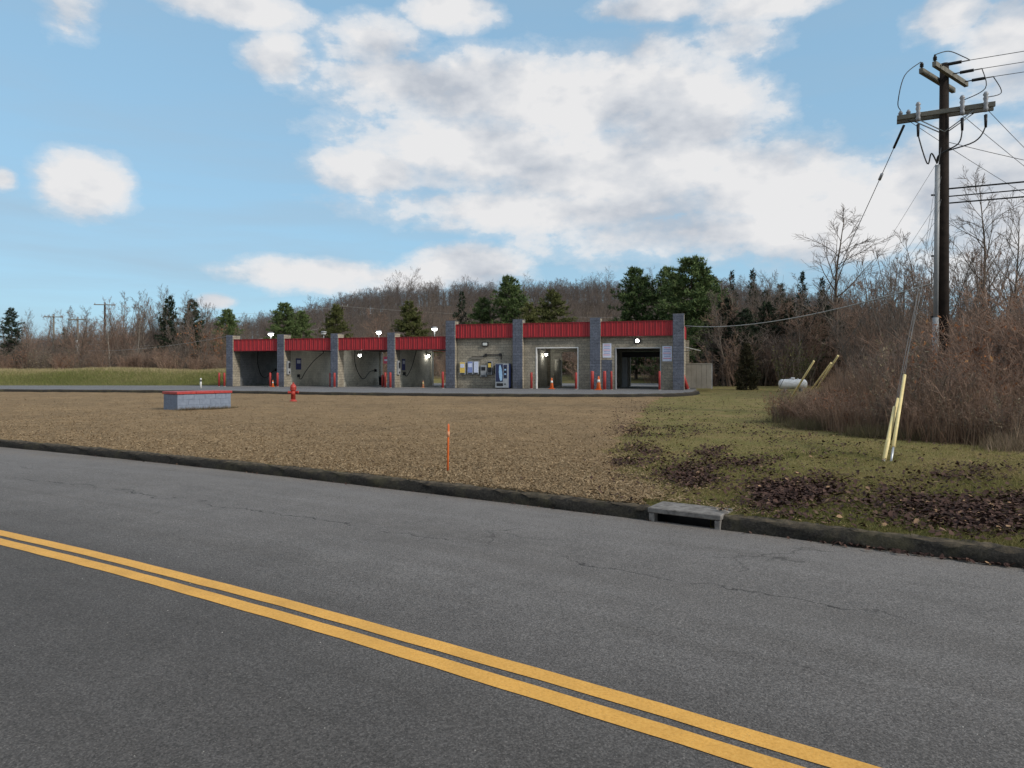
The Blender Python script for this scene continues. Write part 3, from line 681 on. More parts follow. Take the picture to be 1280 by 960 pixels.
# cones
def cone(label, s, d, h=.75, mt='orange', group=None):
    t = thing('traffic_cone', label, 'cone', bw(s, d, .002), BA, group)
    MB().box(-.19*h/.75, .19*h/.75, -.19*h/.75, .19*h/.75, 0, .035, .008).build('base', M[mt], t)
    q = .14*h/.75
    MB().lathe([(q, .036), (q*.35, h*.92), (q*.25, h)], 14).build('body', M[mt], t)
    zz = lambda f: q+(q*.35-q)*((f*h-.036)/(h*.92-.036))+.004
    MB().lathe([(zz(.55), h*.55), (zz(.75), h*.75)], 14).build('collar', M['white_paint'] if mt == 'orange' else M['yellow_guard'], t)
cone('orange cone between the thick red bollards at the blue painted wall', s_of(752.5), -1.5, .95)
cone('orange cone standing in the middle doorway', s_of(690), -.1, .80)
cone('orange cone beside the bollard between the first two open bays', s_of(347.5), -.7, .55)
cone('small faded cone in the open bay beside the tall column', s_of(525), .6, .55, 'faded_orange')

# bay fittings
def hose(label, pts, reel):
    t = thing('wash_hose', label, 'hose', bw(*pts[0][:2], 0), BA); o = pts[0]
    L = [Vector((p[0]-o[0], p[1]-o[1], p[2])) for p in pts]
    out = []
    for i in range(len(L)-1):
        p0, p1, p2, p3 = L[max(i-1, 0)], L[i], L[i+1], L[min(i+2, len(L)-1)]
        for k in range(6):
            f = k/6; out.append(.5*((2*p1)+(-p0+p2)*f+(2*p0-5*p1+4*p2-p3)*f*f+(-p0+3*p1-3*p2+p3)*f**3))
    out.append(L[-1]); MB().tube(out, .028, 6).build('tubing', M['dark'], t)
    e = L[-1]; MB().box(e.x-.06, e.x+.10, e.y-.12, e.y+.12, e.z-.14, e.z+.10, .01).build('wand_holder', M['dark'], t)
    MB().tube([L[0]+Vector((0, 0, .0)), L[0]+Vector((0, 0, .16)), L[0]+Vector((-.9 if reel else .0, .3, .2))], .035, 6).build('ceiling_boom', M['dark'], t)
hose('black hose drooping along the wall of the farthest left wash bay', [(.55, 3.0, 2.85), (.4, 3.2, 1.9), (.25, 3.9, .9), (.22, 4.7, .72), (.2, 5.7, 1.25), (.14, 6.2, 1.4)], False)
hose('black hose hanging down the wall of the second wash bay', [(5.9, 4.8, 2.85), (5.5, 4.0, 2.2), (5.2, 3.2, 1.3), (5.1, 2.6, .6), (5.04, 2.3, .9)], False)
hose('black hose in a deep loop on the wall of the third wash bay', [(10.4, 2.2, 2.85), (10.2, 2.6, 1.9), (10.05, 3.6, .95), (10.0, 4.5, .62), (9.97, 5.6, 1.2), (9.94, 6.7, 1.35)], False)
hose('black hose hanging in the fourth wash bay beside its blue sign', [(15.4, 3.2, 2.85), (15.2, 2.8, 1.6), (15.0, 2.3, .9), (14.9, 2.0, 1.1)], False)
def bay_sign(label, s, d, z, w, h, mt, side=True):
    t = thing('bay_sign', label, 'sign', bw(s, d, z), BA)
    MB().box(0, .03, -w/2, w/2, 0, h, .004).build('board', M[mt], t)
    MB().box(.031, .036, -w*.35, w*.35, h*.55, h*.85).build('print_block', M['poster' if mt != 'poster' else 'print_blue'], t)
bay_sign('dark blue instruction sign on the second bay wall beside its meter box', 5.003, 2.35, 1.40, .75, .95, 'blue_sign')
bay_sign('dark blue instruction sign on the fourth bay wall', 14.843, 2.0, 1.35, .6, .9, 'blue_sign')
for s0, lab in ((4.9, 'grey coin meter on the column side of the second wash bay'), (14.74, 'grey coin meter on the column side of the fourth wash bay')):
    t = thing('coin_meter', lab, 'meter', bw(s0+.313, .5, 1.0), BA)
    MB().box(0, .16, -.2, .2, 0, 1.1, .012).build('case', M['grey_paint'], t); MB().box(.161, .17, -.14, .14, .5, .95).build('face', M['dark'], t); MB().box(.161, .18, -.08, .08, .1, .25).build('coin_door', M['dark'], t)
t = thing('hanging_sign', 'pink sign hanging beside the column between the third and fourth bays', 'sign', bw(s_of(481)-.42, 1.2, 1.88), BA)
MB().box(-.30, .30, 0, .04, 0, .55, .01).build('board', M['pink_sign'], t); MB().box(-.22, .22, -.006, -.001, .2, .34).build('print_block', M['poster'], t)
for a in (-.25, .25): MB().tube([(a, .02, .552), (a, .02, .95)], .012, 5).build('hanger', M['dark'], t)
t = thing('trash_can', 'dark waste bin standing at the back of the third wash bay', 'bin', bw(9.8+.6, 7.0, 0.014), BA)
MB().lathe([(.22, 0), (.26, .7), (.28, .72)], 14).build('drum', M['dark'], t); MB().lathe([(.285, .722), (.26, .80), (.1, .86)], 14).build('lid', M['grey_paint'], t)

def roof_lamp(label, s, d, z, lit, group=None):
    t = thing('roof_lamp', label, 'lamp', bw(s, d, 3.4 if s < 19.5 else 4.1), BA, group); h = z-3.4
    MB().tube([(0, 0, 0), (0, 0, h)], .035, 7).build('stem', M['grey_paint'], t)
    MB().lathe([(.05, h), (.22, h+.03), (.25, h+.10), (.16, h+.16)], 14).build('housing', M['grey_paint'], t)
    MB().lathe([(.04, h-.14), (.16, h-.12), (.21, h-.02), (.21, h-.003)], 14).build('lens', M['lamp_on' if lit else 'lamp_dim'], t)
GL = 'lit floodlights above the red fascia of the open bays'
for x, z in ((313.5, 4.42), (451.5, 4.42), (523, 4.62)): roof_lamp('lit white floodlight on the roof above the open bays', s_of(x)+.5, 2.0, z, True, GL)
roof_lamp('unlit floodlight on the roof between two lit ones', s_of(381)+.5, 2.0, 4.42, False)
def bay_lamp(label, s, d, z):
    t = thing('bay_lamp', label, 'lamp', bw(s, d, z), BA)
    MB().box(-.16, .16, -.12, .12, .10, .20, .01).build('housing', M['dark'], t)
    MB().lathe([(.04, -.08), (.09, -.05), (.105, .098)], 12).build('lens', M['bay_bulb'], t)
    MB().tube([(0, 0, .2), (0, 0, 3.02-z)] if s < 19 else [(0, 0, .2), (0, 0, 3.78-z)], .02, 6).build('stem', M['dark'], t)
bay_lamp('bright lamp hanging at the front of the third wash bay', s_of(433)+.35, 1.5, 2.52)
bay_lamp('bright lamp hanging at the rear of the fourth wash bay', 15.05, 6.6, 2.55)
bay_lamp('added lamp hidden behind the fascia to brighten the second wash bay', 7.4, 4.2, 2.78)  # extra lamp put in out of sight to brighten this bay's walls
bay_lamp('bright lamp hanging inside the middle doorway', 25.35, 7.2, 2.62)
# machinery seen through the right-hand door
t = thing('wash_gantry', 'dark wash gantry standing inside the right-hand doorway', 'machine', bw(33.4, 5.2, .014), BA)
for a in (-1.5, 1.45): MB().box(a, a+.42, -.35, .35, 0, 2.35, .02).build('upright', M['grey_paint'], t)
MB().box(-1.5, 1.87, -.28, .28, 2.352, 2.75, .02).build('top_beam', M['dark'], t)
for k in range(4): MB().tube([(-.9+k*.6, -.3, 2.35), (-.9+k*.6, -.3, 2.05)], .03, 6).build('nozzle', M['steel'], t)
t = thing('wash_brush', 'tall rounded wash unit inside the middle doorway', 'machine', bw(26.1, 8.2, .014), BA)
MB().lathe([(.30, 0), (.30, 2.1), (.24, 2.25), (.1, 2.3)], 16).build('body', M['cream_wall'], t); MB().lathe([(.34, 0), (.34, .1)], 16).build('base', M['grey_paint'], t)
# insulator knob and white marker post
t = thing('marker_post', 'short white marker post with dark band at the edge of the parking lot', 'post', (atd(251, 52), 52, .2))
MB().lathe([(.07, 0), (.07, .45), (.065, .5)], 12).build('post', M['white_paint'], t); MB().lathe([(.075, .52), (.075, .62)], 12).build('band', M['dark'], t); MB().lathe([(.06, .62), (.06, .74), (.02, .78)], 12).build('cap', M['white_paint'], t); MB().lathe([(.066, .5), (.066, .52)], 12).build('collar', M['white_paint'], t)

# ------------------------------------------------------------------ block sign base with red cap
def sign_base():
    ax, ay = -12.07, 25.4; ang = math.atan2(.8, .6); L, Wd = 2.1, 1.0
    g = min(gz(ax, ay), gz(ax+L*.6, ay+L*.8))
    t = thing('block_planter', 'low blue grey block sign base with red cap on the mulch bed', 'planter', (ax, ay, .02), ang)
    MB().box(.012, L-.012, .012, Wd-.012, -.2, .66).build('core', M['paint_block'], t)
    hb, lb = .20, .42
    full = MB().box(0, lb-.006, 0, .045, 0, hb-.006, .006).mesh('block'); full.materials.append(M['paint_block'])
    half = MB().box(0, lb/2-.008, 0, .045, 0, hb-.008, .006).mesh('half_block'); half.materials.append(M['paint_block'])
    for row in range(4):
        z = -.12+row*hb; off = (row % 2)*lb/2
        for side in range(4):
            ln_ = (L, Wd, L, Wd)[side]; x = .0 if side % 2 == 0 else .046; end = ln_ if side % 2 == 0 else ln_-.046
            x0 = x
            first = True
            while x < end-.02:
                w = lb/2 if (first and row % 2) else lb
                first = False
                use_w = min(w, end-x)
                b = obj('block', half if w < lb-.01 else full, None, t)
                b.scale = (use_w/w, 1, 1)
                if side == 0: b.location = (x, .002*R.random(), z); b.rotation_euler = (0, 0, 0)
                elif side == 1: b.location = (L-.002*R.random(), x, z); b.rotation_euler = (0, 0, math.pi/2)
                elif side == 2: b.location = (L-x, Wd, z); b.rotation_euler = (0, 0, math.pi)
                else: b.location = (.002*R.random(), Wd-x, z); b.rotation_euler = (0, 0, -math.pi/2)
                x += w
    for k in range(3):
        a = -.04+k*(L+.08)/3; MB().box(a+.002, a+(L+.08)/3-.002, -.04, Wd+.04, .682, .775, .012).build('cap_slab', M['red_paint'], t)
M['paint_block'] = simple('painted_block', (.20, .235, .30), (.15, .18, .235), 9, .85, .2, .5)
sign_base()

# ------------------------------------------------------------------ fire hydrant
def hydrant():
    x, y = atd(366.5, 33.0), 33.0
    t = thing('fire_hydrant', 'red fire hydrant standing on the mulch before the parking lot', 'hydrant', (x, y, gz(x, y)+.02), .3)
    MB().lathe([(.17, 0), (.17, .05), (.115, .07), (.11, .12)], 18).build('foot_flange', M['hydrant_red'], t)
    MB().lathe([(.105, .12), (.105, .50), (.12, .54), (.15, .56), (.15, .61), (.12, .62)], 18).build('barrel', M['hydrant_red'], t)
    MB().lathe([(.145, .622), (.14, .68), (.115, .76), (.07, .82), (.03, .835)], 18).build('bonnet', M['hydrant_red'], t)
    MB().lathe([(.04, .836), (.038, .90), (.02, .905)], 5, sm=False).build('operating_nut', M['hydrant_red'], t)
    for sgn in (-1, 1):
        MB().lathe([(.06, sgn*.09), (.06, sgn*.19), (.075, sgn*.195), (.075, sgn*.235), (.03, sgn*.25)], 10, .44, 0, 'x').build('hose_nozzle', M['hydrant_red'], t)
    MB().lathe([(.08, -.09), (.08, -.2), (.095, -.205), (.095, -.25), (.03, -.265)], 12, 0, .40, 'y').build('pumper_nozzle', M['hydrant_red'], t)
hydrant()
# orange stake
x, y = un(559.5, 592, .09); z = gz(x, y)
t = thing('marker_stake', 'slim orange marker stake standing in the mulch near the road', 'stake', (x, y, z-.15)); t.rotation_euler = (.01, .015, 0)
MB().lathe([(.016, 0), (.015, .84), (.010, .87)], 8).build('rod', M['orange'], t)
MB().lathe([(.021, .68), (.021, .76)], 8).build('band', M['faded_orange'], t)

# ------------------------------------------------------------------ propane tank
def tank():
    Y = 50.0; x = atd(991, Y)
    t = thing('propane_tank', 'white horizontal propane tank on the lawn before the brush', 'tank', (x, Y, gz(x, Y)), -.1, None, .88)
    r = .40; L = 1.12; pr = []
    for k in range(7): a = math.pi/2*k/6; pr.append((max(r*math.sin(a), .01), -L+.28-.28*math.cos(a)))
    MB().lathe(pr+[(q, -zz) for q, zz in pr[::-1]], 24, .60, 0, 'x').build('shell', M['tank'], t)
    for a in (-.62, .62): MB().box(a-.06, a+.06, -.3, .3, 0, .26, .01).build('saddle', M['concrete'], t)
    MB().lathe([(.16, 0.985), (.16, 1.10), (.12, 1.14)], 14).build('valve_dome', M['tank'], t)
    for a in (-.3, .35): MB().tube([(a, 0, .99), (a, 0, 1.05), (a+.1, 0, 1.05), (a+.1, 0, .99)], .015, 6).build('lifting_lug', M['tank'], t)
tank()

# ------------------------------------------------------------------ utility pole and wires
PXp, PYp = 13.45, 22.0
def wire_pts(a, b, sag, n=18):
    a, b = Vector(a), Vector(b); return [a.lerp(b, i/n)-Vector((0, 0, sag*4*(i/n)*(1-i/n))) for i in range(n+1)]
def wire(label, a, b, sag, r=.012, mt='wire', group=None, n=18):
    o = MB().tube(wire_pts(a, b, sag, n), r, 5).build('overhead_wire', M[mt]); return tag(o, label, 'wire', group)
def utility_pole():
    g = gz(PXp, PYp); top = 11.15
    t = thing('utility_pole', 'tall dark wooden utility pole with crossarms rising from the brush', 'utility pole', (PXp, PYp, g-.3))
    H = top-g+.3
    MB().tube([(0, 0, 0), (.03, 0, H*.5), (.06, 0, H)], .185, 14, .125).build('shaft', M['pole_wood'], t)
    # conduit riser on the left side
    MB().tube([(-.26, -.06, .2), (-.245, -.06, 3.4)], .085, 10).build('riser_base', M['grey_paint'], t)
    MB().tube([(-.245, -.06, 3.4), (-.19, -.06, 8.15)], .07, 10).build('riser_pipe', M['grey_paint'], t)
    for zz in (2.0, 3.4, 5.3, 7.2): MB().box(-.36, .17, -.03, .0, zz, zz+.05).build('strap', M['dark'], t)
    def zz(y, Y=22.0): return zat(y, Y)-(g-.3)
    # lower double crossarm
    d = Vector((2.28, -1.2, 0)).normalized(); nrm = Vector((-d.y, d.x, 0)); zc = zz(141.5)
    for sgn in (-1, 1):
        c = Vector((.06, 0, zc))+nrm*sgn*.19
        a, b = c-d*1.30, c+d*1.30
        q = MB(); vs = []
        for e in (a, b):
            for dx, dz in ((-.05, -.07), (.05, -.07), (.05, .07), (-.05, .07)): vs.append(e+nrm*dx+Vector((0, 0, dz)))
        q.add(vs, [(3,2,1,0),(4,5,6,7),(0,1,5,4),(1,2,6,5),(2,3,7,6),(3,0,4,7)]); q.build('crossarm', M['grey_wood'], t)
        for e in (-1, 1): MB().tube([c+d*e*.8+Vector((0, 0, -.07)), c-nrm*sgn*.06+Vector((0, 0, -.62))], .018, 6).build('arm_brace', M['steel'], t)
    # cutouts, arresters and pin insulators on the lower arm
    for f, k in ((-1.2, 0), (-.98, 1), (-.72, 2), (.45, 3), (1.05, 3)):
        p = Vector((.06, 0, zc+.075))+d*f
        if k < 2: MB().lathe([(.03, p.z), (.03, p.z+.05), (.07, p.z+.06), (.05, p.z+.10), (.075, p.z+.11), (.05, p.z+.16), (.03, p.z+.20)], 10, p.x, p.y).build('insulator', M['ceramic'], t)
        else:
            MB().lathe([(.05, p.z-.30), (.07, p.z-.2), (.05, p.z-.12), (.075, p.z-.06), (.05, p.z+.02), (.075, p.z+.10), (.05, p.z+.17), (.08, p.z+.22), (.04, p.z+.30)], 10, p.x-nrm.x*.29, p.y-nrm.y*.29).build('cutout', M['ceramic'], t)
    # top pair of arms, turned across the lower one
    d2 = Vector((2.1, 1.65, 0)).normalized(); n2 = Vector((-d2.y, d2.x, 0)); z2 = zz(98)
    ends = []
    for sgn in (-1, 1):
        c = Vector((.06, 0, z2+(.06 if sgn < 0 else -.02)))+n2*sgn*.185
        a, b = c-d2*1.25, c+d2*1.25; q = MB(); vs = []
        for e in (a, b):
            for dx, dz in ((-.055, -.075), (.055, -.075), (.055, .075), (-.055, .075)): vs.append(e+n2*dx+Vector((0, 0, dz)))
        q.add(vs, [(3,2,1,0),(4,5,6,7),(0,1,5,4),(1,2,6,5),(2,3,7,6),(3,0,4,7)]); q.build('top_arm', M['grey_wood'], t)
        MB().lathe([(.03, a.z+.075), (.03, a.z+.12), (.06, a.z+.13), (.045, a.z+.18), (.06, a.z+.19), (.03, a.z+.26)], 10, a.x+d2.x*.06, a.y+d2.y*.06).build('insulator', M['dark'], t)
        ends.append((a, c, b))
    base = Vector((PXp, PYp, g-.3))
    # dead-end insulator strings to the right
    nd = Vector((.87, -.49, .01)).normalized()
    starts = []
    for f, (e0) in enumerate((-.95, 0.0, .95)):
        p = ends[0][1]+d2*e0-n2*.06; q = p+nd*.75
        mb = MB(); mb.tube([p, q], .018, 6)
        mb.build('tension_rod', M['dark'], t)
        s_ = MB(); s_.tube([p+nd*.18, p+nd*.22, p+nd*.5, p+nd*.54], .05, 8); s_.build('dead_end_insulator', M['dark'], t); starts.append(base+q)
    # jumpers
    def jump(name, pts, r=.014): 
        L = [Vector(p) for p in pts]; out = []
        for i in range(len(L)-1):
            p0, p1, p2, p3 = L[max(i-1, 0)], L[i], L[i+1], L[min(i+2, len(L)-1)]
            for k in range(6):
                f_ = k/6; out.append(.5*((2*p1)+(-p0+p2)*f_+(2*p0-5*p1+4*p2-p3)*f_*f_+(-p0+3*p1-3*p2+p3)*f_**3))
        out.append(L[-1]); MB().tube(out, r, 6).build(name, M['wire'], t)
    A0, A1 = ends[0][0], ends[1][0]
    LP = lambda f, up=.3: Vector((.06, 0, zc+up))+d*f
    jump('jumper', [A1+Vector((0, 0, .26)), A1+Vector((-.55, -.1, -.2)), A1+Vector((-.75, -.1, -1.0)), LP(-1.2)])
    jump('jumper', [A0+Vector((0, 0, .26)), A0+Vector((.5, .1, .42)), A0+Vector((.95, .1, .25)), starts[0]-base])
    jump('jumper', [starts[1]-base, (starts[1]-base)+Vector((.1, 0, -.6)), LP(.45)])
    jump('jumper', [starts[2]-base, (starts[2]-base)+Vector((.25, 0, -.5)), LP(1.05)])
    rt = Vector((-.2, -.06, 8.2))
    for f in (-.72, .45, 1.05):
        p = LP(f, -.3)-nrm*.29
        jump('cable_lead', [rt, rt+Vector((.05 if f > 0 else -.25, -.12, .28)), Vector((p.x*.7, p.y*.7-.1, rt.z+.05+(.45 if f > 0 else -.05))), p+Vector((0, 0, -.35)), p], .022)
        MB().tube([p+Vector((0, 0, -.40)), p+Vector((0, 0, -.02))], .035, 7, .05).build('cable_terminal', M['dark'], t)
    return t, starts, base, zc, d, g
POLE, ST, PB, ZC, PD, PG = utility_pole()
NXT = Vector((PXp+42, PYp-22, 11.2))
for k, s_ in enumerate(ST):
    wire('thin overhead conductor running right from the top arm of the utility pole', s_, NXT+Vector((.5*k, .9*k-.9, .55)), .35, .010, 'wire', 'conductors from the top arm')
for k, (zz, r) in enumerate(((zat(237, 22), .026), (zat(245, 22), .020), (zat(252, 22), .024))):
    wire('dark bundled cable running right from the middle of the utility pole', (PXp+.14+.1*k, PYp-.1+.15*k, zz), (NXT.x, NXT.y, zz+.55), .28, r, 'wire', 'bundled cables at mid pole')
for k, f in enumerate((-1.0, .4, 1.1)):
    p = PB+Vector((.06, 0, ZC-.05))+PD*f
    wire('thin conductor sloping away behind the utility pole from its lower crossarm', p, (PXp+37+1.5*f, PYp+29+2*k, 9.0), .7, .009, 'wire', 'conductors behind the crossarm')
pc = (PXp+.1, PYp+.1, zat(175, 22)); wire('slack thin line leaving the pole below its crossarm towards the bare trees', pc, (PXp+30, PYp+8, 8.6), .9, .010)
wire('pale service cable from the end of the car wash up to the utility pole', bw(36.7, .4, 4.45), (PXp-.1, PYp+.15, 4.35), .55, .020, 'pale_wire', None, 26)

def guy(label, anchor, att, glen, gap=0.0, mt='yellow_guard', group=None, gr=.036):
    a, b = Vector(anchor), Vector(att); dd = (b-a).normalized()
    t = thing('guy_wire', label, 'guy wire', a, 0, group)
    MB().tube([(0, 0, 0), b-a], .0055, 5).build('strand', M['guy_strand'], t)
    MB().tube([-dd*.05, dd*.55], .02, 7).build('anchor_rod', M['steel'], t)
    MB().tube([dd*gap, dd*(gap+glen*.5), dd*(gap+glen)], gr, 10, gr*.92).build('guard', M[mt], t)
# near anchor on the lawn
ax, ay = un(1106.5, 578, .1)
for k, (dx, dy, gp, gl, za) in enumerate(((-.02, 0, .03, 2.0, 6.9), (.0, .05, .06, 1.55, 7.6), (.11, .03, .36, 2.15, 8.5))):
    guy('pale yellow guy guard leaning from the lawn anchor towards the utility pole', (ax+dx, ay+dy, gz(ax, ay)), (PXp-.1, PYp-.1, za), gl, gp, 'yellow_guard', 'guy guards on the lawn before the brush', .030)
# rear anchor beside the propane tank
for k, (px_, gp, gl, za) in enumerate(((1003, .3, 3.3, 6.4), (1009, .4, 3.3, 6.9), (984, .2, 2.6, 8.2))):
    Yr = 33.0-k*1.0; xr = atd(px_, Yr)
    guy('yellow guy guard leaning out of the brush beside the propane tank' , (xr, Yr, gz(xr, Yr)), (PXp-.05, PYp+.1, za), gl, gp, 'yellow_guard', 'guy guards near the propane tank', .045)
# strand from the crossarm end
p = PB+Vector((.06, 0, ZC-.2))-PD*1.1
o = tag(MB().tube(wire_pts(p, (12.6, 33.5, .5), .2), .012, 5).build('dead_end_line', M['wire']), 'dark line with insulator dropping left from the end of the crossarm', 'wire')
q = wire_pts(p, (12.6, 33.5, .5), .2)
MB().tube([q[0], q[1]], .04, 7).build('insulator', M['dark'], o); MB().tube([q[2]+(q[3]-q[2])*.2, q[2]+(q[3]-q[2])*.5], .05, 7).build('strain_insulator', M['ceramic'], o)

# distant poles on the left
def far_pole(label, x, ytop, Y, arm, mt='grey_wood', double=False, pale_lower=False):
    X = atd(x, Y); g = gz(X, Y); zt = zat(ytop, Y)
    t = thing('utility_pole', label, 'utility pole', (X, Y, g-.3), .25)
    MB().tube([(0, 0, 0), (0, 0, zt-g+.3)], .17, 10, .12).build('shaft', M[mt], t)
    h = zt-g+.3
    for k in range(2 if double else 1):
        MB().box(-arm, arm, -.2, -.1, h-.45-k*.0, h-.31-k*.0).build('crossarm', M['grey_wood'], t)
    for a in (-arm*.9, 0, arm*.9): MB().lathe([(.05, h-.305), (.07, h-.2), (.04, h-.08)], 8, a, -.15).build('insulator', M['ceramic'], t)
    if pale_lower: MB().lathe([(.23, .3), (.23, h*.58)], 10).build('pale_lower', M['concrete'], t)  # wider pale cylinder round the lower part of the shaft
    return (X, Y, zt)
P1 = far_pole('grey utility pole beyond the grass bank, slim with narrow crossarm', 67, 393, 105, 1.2)
P2 = far_pole('utility pole with a pale lower half beyond the grass bank', 97, 396, 95, 1.1, 'grey_wood', False, True)
P3 = far_pole('tallest dark pole with a flat top arm among the bare trees', 131, 378, 110, 1.5, 'pole_wood')
P4 = far_pole('thin utility pole against the wooded hill behind the open bays', 428, 380, 125, 1.0, 'pole_wood')
def lvl(a, b, dz=-.3): return (a[0], a[1], a[2]+dz)
wire('thin wire strung between the grey pole and the half pale pole', (P1[0], P1[1], P1[2]-.4), (P2[0], P2[1], P2[2]-.4), .6, .014)
wire('long wire from the half pale pole to the thin pole behind the open bays', (P2[0], P2[1], P2[2]-3.6), (P4[0], P4[1], P4[2]-3.4), 1.6, .016, 'pale_wire', None, 30)
wire('upper wire from the tall dark pole across the wooded hill', (P3[0], P3[1], P3[2]-.3), (P4[0], P4[1], P4[2]-.4), 1.4, .014, 'pale_wire', None, 30)
wire('wire running on from the thin pole across the hill behind the building', (P4[0], P4[1], P4[2]-.4), (60, 118, 12.0), 1.8, .014, 'pale_wire', None, 30)
wire('low wire ending at the left column of the car wash', (P2[0], P2[1], 4.2), bw(0, .5, 4.3), .5, .014, 'pale_wire', None, 24)

# ------------------------------------------------------------------ vegetation
def tubes_np(segs, sides=3):
    S = np.asarray(segs, float); p0, p1, r0, r1 = S[:, :3], S[:, 3:6], S[:, 6:7], S[:, 7:8]
    d = p1-p0; L = np.linalg.norm(d, axis=1, keepdims=True)+1e-9; d /= L
    ref = np.where(np.abs(d[:, 2:3]) > .9, [[1., 0, 0]], [[0, 0, 1.]]); u = np.cross(d, ref); u /= np.linalg.norm(u, axis=1, keepdims=True)+1e-9; w = np.cross(d, u)
    V = []
    for P, r in ((p0, r0), (p1, r1)):
        for k in range(sides):
            a = 2*math.pi*k/sides; V.append(P+r*(u*math.cos(a)+w*math.sin(a)))
    V = np.stack(V, 1); N = len(S); base = (np.arange(N)*2*sides)[:, None]
    Fc = []
    for k in range(sides):
        k2 = (k+1) % sides; Fc.append(np.concatenate([base+k, base+k2, base+sides+k2, base+sides+k], 1))
    return V.reshape(-1, 3), np.stack(Fc, 1).reshape(-1, 4)
def quads_np(C, A, B, rnd=None):
    """leaf quads: centre C, half axes A and B"""
    V = np.stack([C-A, C-B*.8+A*.1, C+A, C+B*.8+A*.1], 1); N = len(C)
    return V.reshape(-1, 3), (np.arange(N)*4)[:, None]+np.arange(4)[None]
def unit(n, rng):
    v = rng.normal(size=(n, 3)); return v/np.linalg.norm(v, axis=1, keepdims=True)

def grow(seed, H, r0, n1=18, n2=7, n3=5, lo=.28, spread=.34, ang=(35, 60), stems=1, up=.10, tw=.010, lean=.04):
    rg = random.Random(seed); big, small = [], []
    def run(p, d, L, r, rend, nseg, wob, trop, store):
        pts = [(p.copy(), r)]
        for i in range(nseg):
            d = (d+Vector((rg.gauss(0, wob), rg.gauss(0, wob), rg.gauss(0, wob)+trop))).normalized(); q = p+d*(L/nseg); ra = r+(rend-r)*(i+1)/nseg
            store.append((*p, *q, pts[-1][1], ra)); p = q; pts.append((p.copy(), ra))
        return pts
    def at(pts, f):
        k = f*(len(pts)-1); i = min(int(k), len(pts)-2); f = k-i
        return pts[i][0].lerp(pts[i+1][0], f), pts[i][1]+(pts[i+1][1]-pts[i][1])*f, (pts[i+1][0]-pts[i][0]).normalized()
    def side(d, a, b):
        ax = d.orthogonal().normalized(); o = (math.cos(b)*ax+math.sin(b)*d.cross(ax)).normalized(); return (d*math.cos(a)+o*math.sin(a)).normalized()
    for s in range(stems):
        a0 = rg.random()*6.28; ln0 = lean if stems == 1 else rg.uniform(.12, .42)
        d = Vector((math.cos(a0)*ln0, math.sin(a0)*ln0, 1)).normalized(); h = H*(1 if stems == 1 else rg.uniform(.7, 1.0))
        tr = run(Vector((math.cos(a0), math.sin(a0), 0))*(.0 if stems == 1 else .12), d, h, r0*(1 if stems == 1 else rg.uniform(.45, .7)), tw*1.2, 12, .05, .03, big)
        for i in range(n1 if stems == 1 else max(4, n1//stems*2)):
            f = lo+(1-lo)*(i+rg.random())/(n1 if stems == 1 else max(4, n1//stems*2)); p, r, dd = at(tr, min(f, .98))
            L = H*spread*(1.1-.75*f)*rg.uniform(.65, 1.2)
            b1 = run(p, side(dd, math.radians(rg.uniform(*ang)), rg.random()*6.28), L, max(r*.55, tw*1.5), tw, 5, .10, up, big if r > .03 else small)
            for j in range(n2):
                f2 = .25+.75*(j+rg.random())/n2; p2, r2, d2 = at(b1, min(f2, .98)); L2 = L*rg.uniform(.3, .5)*(1.15-.5*f2)
                b2 = run(p2, side(d2, math.radians(rg.uniform(25, 55)), rg.random()*6.28), L2, max(r2*.6, tw*1.2), tw*.8, 3, .13, up, small)
                for k in range(n3):
                    f3 = .25+.75*(k+rg.random())/n3; p3, r3, d3 = at(b2, min(f3, .98))
                    run(p3, side(d3, math.radians(rg.uniform(20, 50)), rg.random()*6.28), L2*rg.uniform(.35, .7), tw, tw*.55, 2, .15, up, small)
    return big, small
def bare_proto(seed, bark='bark', twig='twig', **kw):
    big, small = grow(seed, **kw)
    V, Fc = tubes_np(big, 6); me1 = mesh_np('trunk', V, Fc, smooth_shade=True); me1.materials.append(M[bark])
    V, Fc = tubes_np(small, 3); me2 = mesh_np('crown', V, Fc); me2.materials.append(M[twig])
    return me1, me2
M['twig'] = simple('grey_brown_twigs', (.175, .142, .120), (.11, .088, .076), 2, .95, .1)
M['twig_red'] = simple('reddish_twigs', (.27, .185, .14), (.18, .12, .092), 2, .95, .1)
M['twig_far'] = simple('hill_twigs', (.150, .126, .116), (.098, .082, .077), .12, .95, .1)
M['pine'] = leafmat('pine_needles', [(0, (.042, .070, .026)), (.5, (.095, .140, .050)), (1, (.165, .205, .078))], .8, .0, .35)
M['spruce'] = leafmat('dark_spruce_needles', [(0, (.014, .024, .015)), (.6, (.030, .046, .025)), (1, (.055, .072, .036))], .8, .0, .3)
M['olive'] = leafmat('yellow_green_needles', [(0, (.055, .066, .022)), (.5, (.115, .125, .042)), (1, (.18, .18, .068))], .8, .0, .3)
M['thuja'] = leafmat('thuja_scales', [(0, (.018, .020, .010)), (.6, (.042, .040, .020)), (1, (.075, .062, .034))], .85, .0, .1)

